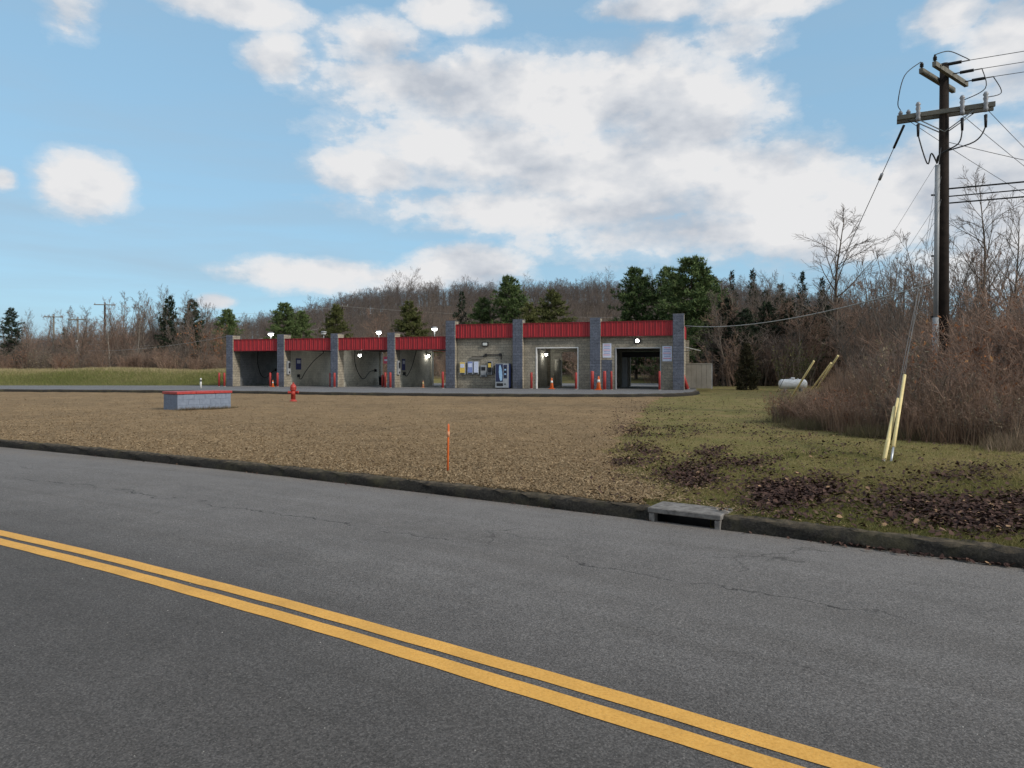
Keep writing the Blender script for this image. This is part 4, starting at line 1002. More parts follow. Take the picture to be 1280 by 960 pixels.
def conifer_proto(seed, H, rad, mt, whorl=.55, per=6, tuft=.30, base=.1, shape=.8, dens=1.0, droop=.05):
    rg = np.random.default_rng(seed); segs = [(0, 0, 0, 0, 0, H*.97, H*.013+.03, .015)]; C = []; D = []
    z = H*base
    while z < H*.985:
        f = (z/H-base)/(1-base); Lm = rad*((1-f)**shape)*(.75+.5*rg.random())+.12
        if f < .18: Lm *= .75+f*1.4
        for k in range(per):
            a = rg.random()*6.283; L = Lm*rg.uniform(.55, 1.15); rise = (.30*f+.12-droop)*L
            e = np.array([math.cos(a)*L, math.sin(a)*L, z+rise]); s = np.array([0, 0, z])
            segs.append((*s, *e, .012+.01*L, .006))
            nt_ = max(3, int(L*7.5*dens)); fr = rg.uniform(.22, 1.0, nt_)**.8
            P = s+(e-s)*fr[:, None]; wd = .24*L*(1-fr*.55)[:, None]
            lat = np.array([-math.sin(a), math.cos(a), 0]); P = P+lat*rg.uniform(-1, 1, (nt_, 1))*wd+np.stack([np.zeros(nt_), np.zeros(nt_), rg.normal(0, .10, nt_)-.05*L*fr*fr], -1)
            dd = (e-s)/np.linalg.norm(e-s)*.6+np.array([0, 0, .45])+rg.normal(0, .35, (nt_, 3)); C.append(P); D.append(dd)
        z += whorl*rg.uniform(.7, 1.25)*(1-.45*f)
    C = np.concatenate(C); D = np.concatenate(D); D /= np.linalg.norm(D, axis=1, keepdims=True); n = len(C); K = 7
    Cc = np.repeat(C, K, 0); dd = np.repeat(D, K, 0)+rg.normal(0, .55, (n*K, 3)); dd /= np.linalg.norm(dd, axis=1, keepdims=True)
    L = tuft*rg.uniform(.6, 1.2, (n*K, 1)); side = np.cross(dd, rg.normal(size=(n*K, 3))); side /= np.linalg.norm(side, axis=1, keepdims=True)
    wv = side*L*.13
    V = np.stack([Cc-wv, Cc+wv, Cc+dd*L], 1).reshape(-1, 3); Fc = np.arange(n*K*3).reshape(-1, 3)
    r = np.repeat(np.clip(rg.normal(.45, .2, n), 0, 1), K*3)
    me2 = mesh_np('crown', V, Fc, r); me2.materials.append(M[mt])
    V, Fc = tubes_np(segs, 5); me1 = mesh_np('trunk', V, Fc, smooth_shade=True); me1.materials.append(M['bark'])
    return me1, me2
def plant(name, proto, label, cat, X, Y, sc, rz=None, group=None, zoff=-.05):
    t = thing(name, label, cat, (X, Y, gz(X, Y)+zoff), R.random()*6.28 if rz is None else rz, group, sc)
    obj('trunk', proto[0], None, t); obj('crown', proto[1], None, t); return t

BARE = [bare_proto(11, H=12, r0=.15, n1=20, n2=7, n3=5, lo=.35, spread=.26, ang=(28, 50), up=.10),
        bare_proto(12, H=12, r0=.16, n1=22, n2=8, n3=5, lo=.22, spread=.36, ang=(35, 60), up=.06),
        bare_proto(13, bark='bark_pale', H=12, r0=.13, n1=18, n2=7, n3=5, lo=.40, spread=.22, ang=(25, 45), up=.12),
        bare_proto(14, H=12, r0=.18, n1=24, n2=7, n3=5, lo=.18, spread=.38, ang=(30, 55), up=.10),
        bare_proto(15, H=12, r0=.15, n1=24, n2=6, n3=5, lo=.2, spread=.25, ang=(20, 40), stems=5, up=.10, tw=.011),
        bare_proto(16, twig='twig_red', H=12, r0=.13, n1=26, n2=7, n3=5, lo=.15, spread=.30, ang=(25, 50), stems=4, up=.08, tw=.011)]
PINE = [conifer_proto(21, 12, 4.5, 'pine', whorl=.46, base=.05, shape=.58, dens=1.15, per=9, tuft=.36), conifer_proto(22, 12, 4.4, 'pine', whorl=.46, base=.06, shape=.64, dens=1.1, per=9, tuft=.36), conifer_proto(23, 12, 4.6, 'olive', whorl=.46, base=.05, shape=.64, dens=1.1, per=9, tuft=.36)]
SPRUCE = [conifer_proto(31, 12, 1.9, 'spruce', whorl=.45, base=.05, shape=.95, tuft=.26, droop=.2), conifer_proto(32, 12, 2.4, 'spruce', whorl=.5, base=.12, shape=.85, tuft=.3, droop=.1), conifer_proto(33, 12, 3.4, 'spruce', whorl=.5, per=8, base=.05, shape=.7, tuft=.34, droop=.05)]

TREE_LOOK = ['upright grey', 'spreading grey', 'pale barked', 'broad crowned grey', 'many stemmed grey', 'many stemmed reddish']
SHRUB_LOOK = ['brown leaved', 'dense brown leaved', 'pale leaved', 'rusty leaved', 'yellow green leaved', 'leafless reddish']
def by_px(x, ytop, Y): return atd(x, Y), Y, zat(ytop, Y)
def tree(kind, proto, x, ytop, Y, label, group=None, h0=12.0, wide=1.0):
    X, Y, zt = by_px(x, ytop, Y); h = zt-gz(X, Y); s = h/h0
    return plant(kind, proto, label, 'tree', X, Y, (s*wide, s*wide, s), None, group)
# pines by the car wash
for x, yt, Y, p, lab, w in (
    (864, 321, 74, PINE[0], 'largest green pine rising behind the end of the car wash', 1.12),
    (795, 334, 84, PINE[1], 'tall green pine behind the middle doorway, left of the largest pine', 1.0),
    (837, 333, 82, PINE[1], 'green pine crowding the left side of the largest pine', .9),
    (888, 345, 78, PINE[0], 'lower green pine crowding the right side of the largest pine', .9),
    (636, 345, 96, PINE[1], 'dark green pine behind the dispensers and the tall column', .95),
    (690, 362, 92, PINE[2], 'yellowish green pine behind the middle doorway fascia', 1.05),
    (662, 378, 90, PINE[2], 'short yellowish pine between the dark pine and the yellowish one', 1.0),
    (577, 362, 100, SPRUCE[1], 'dark spruce behind the lowest tall column', .9),
    (603, 372, 98, PINE[1], 'small green pine beside the dark spruce behind the roof', .9),
    (512, 376, 96, PINE[2], 'olive pine behind the fourth open bay', 1.0),
    (420, 380, 98, PINE[2], 'olive pine behind the second open bay beside the thin pole', .9),
    (355, 378, 92, PINE[0], 'broad dark green pine behind the first open bay', 1.0),
    (378, 388, 94, PINE[1], 'small green pine touching the broad pine behind the first bay', .9),
    (284, 386, 100, PINE[0], 'rounded green pine behind the left end of the car wash', .9),
    (212, 369, 96, SPRUCE[2], 'tall dark spruce among bare trees beyond the grass bank', .85),
    (240, 373, 98, SPRUCE[2], 'dark spruce right of the tall one beyond the grass bank', 1.0),
    (14, 384, 92, SPRUCE[2], 'dark spruce at the open end of the grass bank', 1.0),
    (80, 408, 112, SPRUCE[0], 'small dark spruce between the distant utility poles', 1.1)):
    tree('pine_tree' if p in PINE else 'spruce_tree', p, x, yt, Y, lab, None, 12.0, w)
GS = 'dark spruces behind the lawn with the propane tank'
for x, yt, Y, w in ((915, 337, 100, .9), (941, 335, 96, 1.0), (1003, 338, 98, 1.0), (975, 352, 92, 1.1), (1028, 345, 100, 1.0), (957, 360, 84, 1.2), (1050, 370, 90, 1.1)):
    tree('spruce_tree', SPRUCE[0 if w < 1.05 else 1], x, yt, Y, 'narrow dark spruce in the wood behind the propane tank', GS, 12.0, w)
GE = 'dull green evergreens filling the wood behind the lawn'
for x, yt, Y, k, w in ((908, 372, 64, 0, 1.2), (932, 385, 62, 0, 1.3), (958, 376, 65, 0, 1.2), (985, 372, 66, 0, 1.2), (1012, 382, 63, 0, 1.3), (1036, 380, 66, 0, 1.2), (1062, 395, 64, 0, 1.2)):
    tree('spruce_tree', SPRUCE[1] if k else SPRUCE[2], x, yt, Y, 'broad dull green evergreen among bare trees behind the propane tank', GE, 12.0, w)
# bare trees right
for x, yt, Y, k, lab, w in (
    (1045, 276, 62, 1, 'rounded bare tree rising alone above the wood right of the spruces', 1.25),
    (1225, 220, 40, 1, 'tallest bare tree, just right of the utility pole', .85),
    (1118, 285, 38, 4, 'many stemmed bare tree left of the utility pole', .85),
    (1152, 262, 40, 4, 'many stemmed bare tree right behind the utility pole', .85),
    (1085, 300, 52, 4, 'slender bare tree between the rounded tree and the pole', .8),
    (1272, 268, 38, 3, 'spreading bare tree beyond the tallest bare tree', .9),
    (1195, 300, 36, 5, 'bushy reddish bare tree under the tallest bare tree', .8)):
    tree('bare_tree', BARE[k], x, yt, Y, lab, None, 12.0, w)
GM = 'many stemmed bare trees rising out of the brush'
for x, yt, Y, w in ((1098, 318, 40, .9), (1135, 300, 34, .8), (1170, 290, 44, .8), (1205, 268, 46, .75), (1250, 285, 33, .8), (1290, 275, 42, .8), (1068, 345, 55, .9)):
    tree('bare_tree', BARE[4 if x % 2 else 5], x, yt, Y, 'many stemmed bare tree rising out of the brush round the utility pole', GM, 12.0, w)
GB = 'thin bare trees in the wood right of the car wash'
for i in range(46):
    x = R.uniform(895, 1290); Y = R.uniform(58, 84) if x < 1060 else R.uniform(34, 62)
    yt = np.interp(x, [895, 940, 1000, 1060, 1100, 1160, 1290], [352, 350, 348, 352, 345, 330, 325])+R.uniform(-8, 40)
    if atd(x, Y) < 13 or (abs(Y-50) < 4 and abs(atd(x, Y)-20) < 4): continue
    k = R.choice([0, 1, 2, 3, 4, 5, 5]); tree('bare_tree', BARE[k], x, yt, Y, TREE_LOOK[k]+' bare tree crowded in the wood right of the car wash', GB, 12.0, R.uniform(.8, 1.25))
# bare trees left, beyond the bank
GLT = 'bare trees beyond the grass bank'
for i in range(96):
    x = R.uniform(-60, 300); Y = R.uniform(84, 118)
    yt = np.interp(x, [-60, 30, 120, 165, 230, 300], [392, 392, 376, 364, 372, 392])+abs(R.gauss(0, 20))
    k = R.choice([0, 1, 2, 2, 3, 5, 5, 4]); tree('bare_tree', BARE[k], x, yt, Y, TREE_LOOK[k]+' bare tree in the belt beyond the grass bank', GLT, 12.0, R.uniform(.7, 1.15))
GBB = 'bare trees behind the car wash roof'
for i in range(34):
    x = R.uniform(300, 900); Y = R.uniform(96, 130); yt = R.uniform(372, 405)
    k = R.choice([0, 1, 3, 4, 5]); tree('bare_tree', BARE[k], x, yt, Y, TREE_LOOK[k]+' bare tree standing between the car wash and the hill', GBB, 12.0, R.uniform(.8, 1.2))
# small thuja on the lawn
tj = conifer_proto(41, 3.0, .88, 'thuja', whorl=.13, per=9, tuft=.17, base=.02, shape=.85, dens=2.2, droop=0)
X, Y = atd(933, 53), 53.0
tree('thuja', tj, 933, 431, 53, 'small dark cone shaped evergreen standing on the lawn', None, 3.0, .95)

# shrubs
def shrub_proto(seed, H, stems, nleaf, twig, leaf, lsize=.045, spread=.5, side=9):
    rg = random.Random(seed); segs = []; pts = []
    for s in range(stems):
        a = rg.random()*6.28; b = rg.uniform(.0, .28)*H*spread*1.6; p = Vector((math.cos(a)*b, math.sin(a)*b, 0)); d = Vector((math.cos(a)*rg.uniform(.05, spread), math.sin(a)*rg.uniform(.05, spread), 1)).normalized()
        L = H*rg.uniform(.6, 1.1); n = 6; r = .006+.004*L
        for i in range(n):
            d = (d+Vector((rg.gauss(0, .09), rg.gauss(0, .09), rg.gauss(0, .06)-.02))).normalized(); q = p+d*L/n; segs.append((*p, *q, r*(1-i/n*.8), r*(1-(i+1)/n*.8)))
            for k in range(side//3 if i else 0):
                f = rg.random(); sp = p.lerp(q, f); o = (d*.7+Vector((rg.gauss(0, .5), rg.gauss(0, .5), rg.gauss(0, .25)))).normalized(); ll = L*rg.uniform(.08, .22)
                e = sp+o*ll; segs.append((*sp, *e, r*.4, r*.18)); pts.append((sp, e))
                e2 = sp+o*ll*.5+Vector((rg.gauss(0, .1), rg.gauss(0, .1), rg.gauss(.05, .1)))*ll*3; segs.append((*(sp+o*ll*.5), *e2, r*.3, r*.15)); pts.append((sp+o*ll*.5, e2))
            p = q
    V, Fc = tubes_np(segs, 3); me1 = mesh_np('stems', V, Fc); me1.materials.append(M[twig])
    rn = np.random.default_rng(seed); idx = rn.integers(0, len(pts), nleaf); f = rn.random((nleaf, 1))
    A0 = np.array([pts[i][0] for i in idx]); A1 = np.array([pts[i][1] for i in idx]); C = A0+(A1-A0)*f+rn.normal(0, .02, (nleaf, 3))
    s = lsize*rn.uniform(.5, 1.3, (nleaf, 1)); u = unit(nleaf, rn); w = np.cross(u, unit(nleaf, rn)); w /= np.linalg.norm(w, axis=1, keepdims=True)
    V, Fc = quads_np(C, u*s, w*s*.5); me2 = mesh_np('leaves', V, Fc, np.repeat(np.clip(rn.normal(.5, .22, nleaf), 0, 1), 4)); me2.materials.append(M[leaf])
    return me1, me2
M['dead_leaf'] = leafmat('dead_brown_leaves', [(0, (.09, .056, .038)), (.5, (.18, .120, .082)), (.85, (.26, .180, .122)), (1, (.36, .265, .185))], .85, .2, .3)
M['rust_leaf'] = leafmat('rusty_leaves', [(0, (.10, .045, .030)), (.6, (.23, .105, .058)), (.9, (.38, .17, .075)), (1, (.55, .30, .12))], .85, .25, .3)
M['pale_leaf'] = leafmat('pale_tan_leaves', [(0, (.11, .085, .055)), (.6, (.23, .185, .12)), (1, (.36, .30, .20))], .85, .25, .25)
M['green_leaf'] = leafmat('late_green_leaves', [(0, (.055, .065, .022)), (.6, (.13, .135, .05)), (1, (.22, .20, .08))], .85, .25, .2)
SH = [shrub_proto(51, 1.4, 20, 520, 'twig_red', 'dead_leaf', .035, .55), shrub_proto(52, 1.5, 18, 620, 'twig_red', 'dead_leaf', .040, .6),
      shrub_proto(53, 1.5, 16, 420, 'twig', 'pale_leaf', .040, .5), shrub_proto(54, 1.6, 16, 480, 'twig_red', 'rust_leaf', .045, .55),
      shrub_proto(55, 1.5, 14, 420, 'twig', 'green_leaf', .045, .45), shrub_proto(56, 1.5, 24, 160, 'twig_red', 'dead_leaf', .035, .6)]
TALL = [shrub_proto(57, 3.0, 17, 520, 'twig_red', 'dead_leaf', .030, .35, 12), shrub_proto(58, 3.0, 15, 420, 'twig', 'pale_leaf', .030, .32, 12), shrub_proto(59, 3.0, 18, 200, 'twig', 'dead_leaf', .030, .38, 12), shrub_proto(60, 3.0, 16, 480, 'twig_red', 'rust_leaf', .034, .35, 12)]
def shrub(k, X, Y, h, label, group=None, wide=1.0, h0=1.5):
    t = thing('shrub', label, 'shrub', (X, Y, gz(X, Y)-.03), R.random()*6.28, group, (h/h0*wide, h/h0*wide, h/h0))
    obj('stems', SH[k][0], None, t); obj('leaves', SH[k][1], None, t); return t
# outline of the thicket: front edge on the lawn, left edge running back to the wood
FRONT = [(7.4, 20.0), (7.5, 18.2), (7.75, 16.3), (8.0, 14.7), (8.5, 13.6), (9.3, 13.0), (10.5, 12.3), (13, 10.8)]
def front_y(x): return np.interp(x, [7.3, 7.5, 8.0, 8.6, 9.4, 10.5, 13, 18], [19.8, 17.9, 15.2, 13.8, 13.2, 12.5, 11.0, 8.5])
def left_x(y): return np.interp(y, [8, 15, 20, 27, 36, 45, 58, 90], [7.0, 7.4, 7.7, 10.9, 15.6, 20.6, 27, 40])
def thicket_h(x, y):   # low along the edge, rising towards the pole
    dx = x-left_x(y); dy = y-front_y(x); d = min(max(dx, 0)*.9, max(dy, 0)*.75)
    return .62+min(d*.40, 2.6)
GF = 'brown shrubs along the front edge of the thicket'
cnt = 0
for i in range(62):
    f = (i+R.random())/62; k = f*(len(FRONT)-1); j = int(k); k -= j
    X = FRONT[j][0]*(1-k)+FRONT[min(j+1, 7)][0]*k+R.uniform(.25, 1.1); Y = FRONT[j][1]*(1-k)+FRONT[min(j+1, 7)][1]*k+R.uniform(.3, 1.3)
    k = R.choice([0, 0, 1, 1, 5, 5, 2, 3]); shrub(k, X, Y, R.uniform(.6, 1.0), SHRUB_LOOK[k]+' low shrub along the lawn edge of the thicket', GF, R.uniform(.9, 1.3))
for px_, Y, h, k, lab in ((1128, 18.5, 2.2, 2, 'pale leaved shrub behind the yellow guy guards'), (1112, 19.5, 2.0, 2, 'second pale leaved shrub left of the one behind the guards'),
                          (1213, 17.5, 2.5, 3, 'rusty orange leaved shrub right of the utility pole'), (1150, 16.5, 1.7, 3, 'rusty leaved shrub at the foot of the utility pole'),
                          (985, 56, 3.2, 4, 'yellow green shrub behind the propane tank'), (1003, 57, 3.6, 4, 'taller yellow green shrub behind the propane tank'), (1240, 15.5, 1.6, 3, 'low rusty shrub with red leaves in the thicket')):
    shrub(k, atd(px_, Y), Y, h, lab, None, .9)
GBK = 'brown shrubs beyond the grass bank'
for i in range(60):
    x = R.uniform(-40, 285); Y = R.uniform(78, 88); k = R.choice([0, 1, 3, 5, 5, 2, 2]); shrub(k, atd(x, Y), Y, R.uniform(1.0, 2.3), SHRUB_LOOK[k]+' shrub in the hedge beyond the grass bank', GBK, 1.2)
shrub(3, atd(262, 86), 86, 5.2, 'large rusty red shrub beyond the bank near the end of the car wash', None, .9)
GRB = 'shrubs at the back of the car wash and lawn'
for i in range(64):
    x = R.uniform(300, 1010); Y = R.uniform(72, 92) if x < 870 else R.uniform(60, 76); k = R.choice([0, 1, 5, 5, 2, 4]); shrub(k, atd(x, Y), Y, R.uniform(1.5, 3.4), SHRUB_LOOK[k]+' shrub at the foot of the wood behind the car wash', GRB, 1.2)

# instanced stuff through geometry nodes
def scatter(name, protos, P, rot, sc, label):
    """one object: a point set carrying instances of the given meshes"""
    cl = bpy.data.collections.new(name+'_source')
    for i, ms in enumerate(protos):
        o = bpy.data.objects.new('%s_source_%d' % (name, i), ms); cl.objects.link(o)
    P = np.asarray(P, np.float32); me = bpy.data.meshes.new(name); me.vertices.add(len(P)); me.vertices.foreach_set('co', P.ravel())
    a = me.attributes.new('rot', 'FLOAT_VECTOR', 'POINT'); a.data.foreach_set('vector', np.asarray(rot, np.float32).ravel())
    a = me.attributes.new('scl', 'FLOAT_VECTOR', 'POINT'); a.data.foreach_set('vector', np.asarray(sc, np.float32).ravel())
    me.update(); ob = bpy.data.objects.new(name, me); COL.objects.link(ob)
    ng = bpy.data.node_groups.new(name, 'GeometryNodeTree'); ng.interface.new_socket('Geometry', in_out='INPUT', socket_type='NodeSocketGeometry'); ng.interface.new_socket('Geometry', in_out='OUTPUT', socket_type='NodeSocketGeometry')
    N = ng.nodes; gi = N.new('NodeGroupInput'); go = N.new('NodeGroupOutput'); ci = N.new('GeometryNodeCollectionInfo'); ci.inputs['Collection'].default_value = cl
    ci.inputs['Separate Children'].default_value = True; ci.inputs['Reset Children'].default_value = True
    ip = N.new('GeometryNodeInstanceOnPoints'); ip.inputs['Pick Instance'].default_value = True
    r = N.new('GeometryNodeInputNamedAttribute'); r.data_type = 'FLOAT_VECTOR'; r.inputs['Name'].default_value = 'rot'
    s = N.new('GeometryNodeInputNamedAttribute'); s.data_type = 'FLOAT_VECTOR'; s.inputs['Name'].default_value = 'scl'
    ix = N.new('FunctionNodeRandomValue'); ix.data_type = 'INT'; ix.inputs[4].default_value = 0; ix.inputs[5].default_value = len(protos)-1
    L = ng.links; L.new(gi.outputs[0], ip.inputs['Points']); L.new(ci.outputs[0], ip.inputs['Instance']); L.new(r.outputs[0], ip.inputs['Rotation']); L.new(s.outputs[0], ip.inputs['Scale']); L.new(ix.outputs[2], ip.inputs['Instance Index']); L.new(ip.outputs[0], go.inputs[0])
    md = ob.modifiers.new('scatter', 'NODES'); md.node_group = ng
    return tag(ob, label, None, None, 'stuff')
def joined(mesh_pair):
    """trunk and crown in one mesh for use in a mass"""
    Vs, Fs, o, mi, mats, rn = [], [], 0, [], [], []
    for i, me in enumerate(mesh_pair):
        n = len(me.vertices); v = np.empty(n*3, np.float32); me.vertices.foreach_get('co', v); k = me.polygons[0].loop_total; f = np.empty(len(me.polygons)*k, np.int32); me.loops.foreach_get('vertex_index', f)
        Vs.append(v.reshape(-1, 3)); f = f.reshape(-1, k)+o; f = f if k == 4 else np.concatenate([f, f[:, 2:3]], 1); Fs.append(f); o += n; mi += [i]*len(f); mats.append(me.materials[0])
        if 'rnd' in me.attributes: a = np.empty(n, np.float32); me.attributes['rnd'].data.foreach_get('value', a)
        else: a = np.full(n, .5, np.float32)
        rn.append(a)
    me = mesh_np('mass_piece', np.concatenate(Vs), np.concatenate(Fs), np.concatenate(rn))
    for m_ in mats: me.materials.append(m_)
    me.polygons.foreach_set('material_index', np.array(mi, np.int32)); return me
# wooded hill
hill_src = []
for s in range(4):
    a, b = bare_proto(70+s, twig='twig_far', H=12, r0=.17, n1=18, n2=7, n3=4, lo=.30, spread=(.36, .46, .40, .32)[s], ang=(38, 66), up=.05, tw=.011); hill_src.append(joined((a, b)))
n = 7000; X = NR.uniform(-330, 330, n*3); Y = NR.uniform(165, 400, n*3)
keep = (np.abs(X) < Y*.83+10) & (NR.random(n*3) < .25+.75*(ground_z(X, Y) > 3)); X, Y = X[keep][:n], Y[keep][:n]
s_ = NR.uniform(.55, .92, len(X))*(.6+.4*smooth(165, 300, Y)); s_ = np.where((NR.random(len(X)) < .06) & (Y > 290), s_*1.45, s_)
scatter('woodland', hill_src, np.stack([X, Y, ground_z(X, Y)-.2], -1), np.stack([NR.normal(0, .04, len(X)), NR.normal(0, .04, len(X)), NR.uniform(0, 6.28, len(X))], -1), np.stack([s_, s_, s_], -1), 'leafless grey brown woodland covering the hill behind')
# thicket interior
pts, rots, scs, tall = [], [], [], []
i = 0
while len(pts) < 820 and i < 60000:
    i += 1; y = R.uniform(11, 62); x = R.uniform(7.3, 46)
    if x < left_x(y)+.6 or y < front_y(x)+.8 or x > .80*y+4: continue
    if math.hypot(x-PXp, y-PYp) < .4: continue
    if R.random() > (14/max(y, 14))**.7: continue
    h = thicket_h(x, y)*R.uniform(.6, 1.3); tl = h > 1.5; h0 = 3.0 if tl else 1.5
    w = h/h0*(R.uniform(.9, 1.2) if tl else 1.1); pts.append((x, y, gz(x, y)-.05)); rots.append((0, 0, R.random()*6.28)); scs.append((w, w, h/h0)); tall.append(tl)
A_ = [np.array(q) for q in (pts, rots, scs)]; tall = np.array(tall)
scatter('thicket', [joined(SH[k]) for k in (0, 1, 5, 0, 1, 5, 2)], *[q[~tall] for q in A_], 'low tangled brown brush along the outer part of the thicket')
scatter('tall_thicket', [joined(TALL[k]) for k in (0, 1, 1, 3, 2, 3)], *[q[tall] for q in A_], 'tall leafless brown brush round the foot of the utility pole')
# undergrowth in the far belts
pts, rots, scs = [], [], []
for i in range(900):
    if i < 420: x = R.uniform(-70, 320); Y = R.uniform(82, 125); h = R.uniform(1.3, 3.2)
    elif i < 640: x = R.uniform(300, 900); Y = R.uniform(90, 130); h = R.uniform(2., 5.)
    else: x = R.uniform(870, 1330); Y = R.uniform(60, 95); h = R.uniform(2.2, 5.5)
    X = atd(x, Y)
    if i >= 640 and X < left_x(Y)-16: continue
    pts.append((X, Y, gz(X, Y)-.1)); rots.append((0, 0, R.random()*6.28)); scs.append((h/1.5*1.1, h/1.5*1.1, h/1.5))
scatter('undergrowth', [joined(TALL[k]) for k in (0, 1, 2, 2, 0)], pts, rots, np.array(scs)*[.62, .62, .5], 'brown leafless undergrowth at the foot of the woods')

# ------------------------------------------------------------------ ground litter: chips, grass, leaves
M['chip'] = leafmat('mulch_chips', [(0, (.095, .062, .034)), (.35, (.205, .143, .080)), (.7, (.29, .208, .120)), (1, (.42, .325, .205))], .95)
M['grass'] = leafmat('grass_blades', [(0, (.050, .070, .018)), (.4, (.130, .138, .042)), (.7, (.225, .195, .075)), (1, (.32, .24, .125))], .85, .3)
M['dry_grass'] = leafmat('dry_grass', [(0, (.125, .140, .046)), (.5, (.26, .235, .105)), (1, (.43, .35, .21))], .85, .3)
M['litter'] = leafmat('fallen_leaves', [(0, (.022, .012, .010)), (.45, (.052, .028, .023)), (.8, (.090, .052, .040)), (.95, (.16, .10, .070)), (1, (.30, .19, .11))], .9)
def chips(n):
    Yt = 1/np.sqrt(NR.uniform(1/46.**2, 1/5.6**2, n*6)); X = NR.uniform(-1, 1, n*6)*Yt*.95
    ok = (Yt > KERB(X)+.10) & (X < mulch_right(Yt)+NR.exponential(.28, n*6)-.1) & (Yt < lot_front(np.minimum(X, 9.2))-.1); X, Yt = X[ok][:n], Yt[ok][:n]; k = len(X)
    a = NR.uniform(0, 6.283, k); L = NR.uniform(.005, .018, k)*(1+Yt/60); w = NR.uniform(.002, .0045, k)*(1+Yt/60); t = NR.normal(0, .30, k)
    A = np.stack([np.cos(a)*L, np.sin(a)*L, np.sin(t)*L], -1); B = np.stack([-np.sin(a)*w, np.cos(a)*w, NR.normal(0, .5, k)*w], -1)
    C = np.stack([X, Yt, mulch_z(X, Yt)+.004+np.abs(A[:, 2])*.8], -1)
    V = np.stack([C-A-B, C+A-B, C+A+B, C-A+B], 1).reshape(-1, 3); return mesh_np('mulch_chips', V, np.arange(k*4).reshape(-1, 4), np.repeat(np.clip(NR.normal(.5, .22, k), 0, 1), 4))
tag(obj('mulch_chips', chips(170000), M['chip']), 'loose brown wood chips covering the planting bed', kind='stuff')
def blades(X, Y, per, hmin, hmax, w, rn, lean=.5, spread=.05):
    n = len(X); k = n*per; Xr = np.repeat(X, per)+NR.normal(0, spread, k); Yr = np.repeat(Y, per)+NR.normal(0, spread, k); h = NR.uniform(hmin, hmax, k)*np.repeat(NR.uniform(.6, 1.2, n), per)
    a = NR.uniform(0, 6.283, k); ww = w*NR.uniform(.6, 1.4, k)
    base = np.stack([Xr, Yr, ground_z(Xr, Yr)-.01], -1); s = np.stack([np.cos(a)*ww, np.sin(a)*ww, np.zeros(k)], -1); tip = base+np.stack([NR.normal(0, lean, k)*h, NR.normal(0, lean, k)*h, h], -1)
    V = np.stack([base-s, base+s, tip], 1).reshape(-1, 3); r = np.repeat(np.clip(np.repeat(rn, per)+NR.normal(0, .14, k), 0, 1), 3)
    return mesh_np('grass', V, np.arange(k*3).reshape(-1, 3), r)
def field(X, Y, f=1.0, s=0.0): return .5+.25*np.sin(X*.9*f+1.3*np.sin(Y*.7*f+s)+s)+.25*np.sin(Y*1.1*f+1.7*np.sin(X*.6*f+s*2))
def lawn(n, tuft=False):
    Yt = 1/np.sqrt(NR.uniform(1/62.**2, 1/5.4**2, n*5)); X = NR.uniform(0.0, 1.0, n*5)*(Yt*.80+2)
    ok = (Yt > KERB(X)+.2) & (X > mulch_right(Yt)-NR.exponential(.2, n*5)+.05) & (X < left_x(Yt)+1.6) & ((Yt < 41) | (X > np.interp(Yt, lf[9:, 1], lf[9:, 0])+.3)) & ((Yt > 18) | (Yt < front_y(X)+1.2))
    ok &= ~((X > DX0-.1) & (X < DX1+.3) & (Yt < KERB(X)+.55))
    X, Yt = X[ok][:n], Yt[ok][:n]; r = .36+.42*field(X, Yt, 1.3)+.20*field(X, Yt, 4.1, 2)-.36*smooth(18, 38, Yt)
    r = np.where(NR.random(len(X)) < .12, .85, r)
    if tuft: q = NR.random(len(X)) < field(X, Yt, 1.9, 4)**2; X, Yt, r = X[q], Yt[q], r[q]; return blades(X, Yt, 9, .03, .09, .005, r-.1, .6, .05)
    return blades(X, Yt, 5, .02, .055, .0045, r, .7)
tag(obj('lawn_tufts', lawn(16000, True), M['grass']), 'scattered longer tufts of grass on the lawn', kind='stuff')
tag(obj('lawn_grass', lawn(60000), M['grass']), 'short patchy green and tan grass of the lawn', kind='stuff')
def bank(n):
    Yt = NR.uniform(61.5, 82, n); X = NR.uniform(-.80, .0, n)*Yt; ok = (X < -15-(82-Yt)*.1); X, Yt = X[ok], Yt[ok]
    r = .08+.28*field(X, Yt, .5)+.62*smooth(70, 76.5, Yt+NR.normal(0, 1.6, len(X)))
    me = blades(X, Yt, 5, .12, .38, .018, r, .4, .12); return me
tag(obj('bank_grass', bank(30000), M['dry_grass']), 'long green and straw coloured grass on the bank', kind='stuff')
M['bank_green'] = leafmat('bank_grass_green', [(0, (.080, .120, .028)), (.6, (.165, .195, .050)), (1, (.27, .25, .095))], .85, .3)
def bank_low(n):
    Yt = NR.uniform(61.2, 73, n); X = NR.uniform(-.82, .0, n)*Yt; ok = X < -19; X, Yt = X[ok], Yt[ok]
    return blades(X, Yt, 5, .06, .20, .016, .25+.5*field(X, Yt, .4), .5, .12)
tag(obj('bank_turf', bank_low(22000), M['bank_green']), 'bright green turf on the lower slope of the bank', kind='stuff')
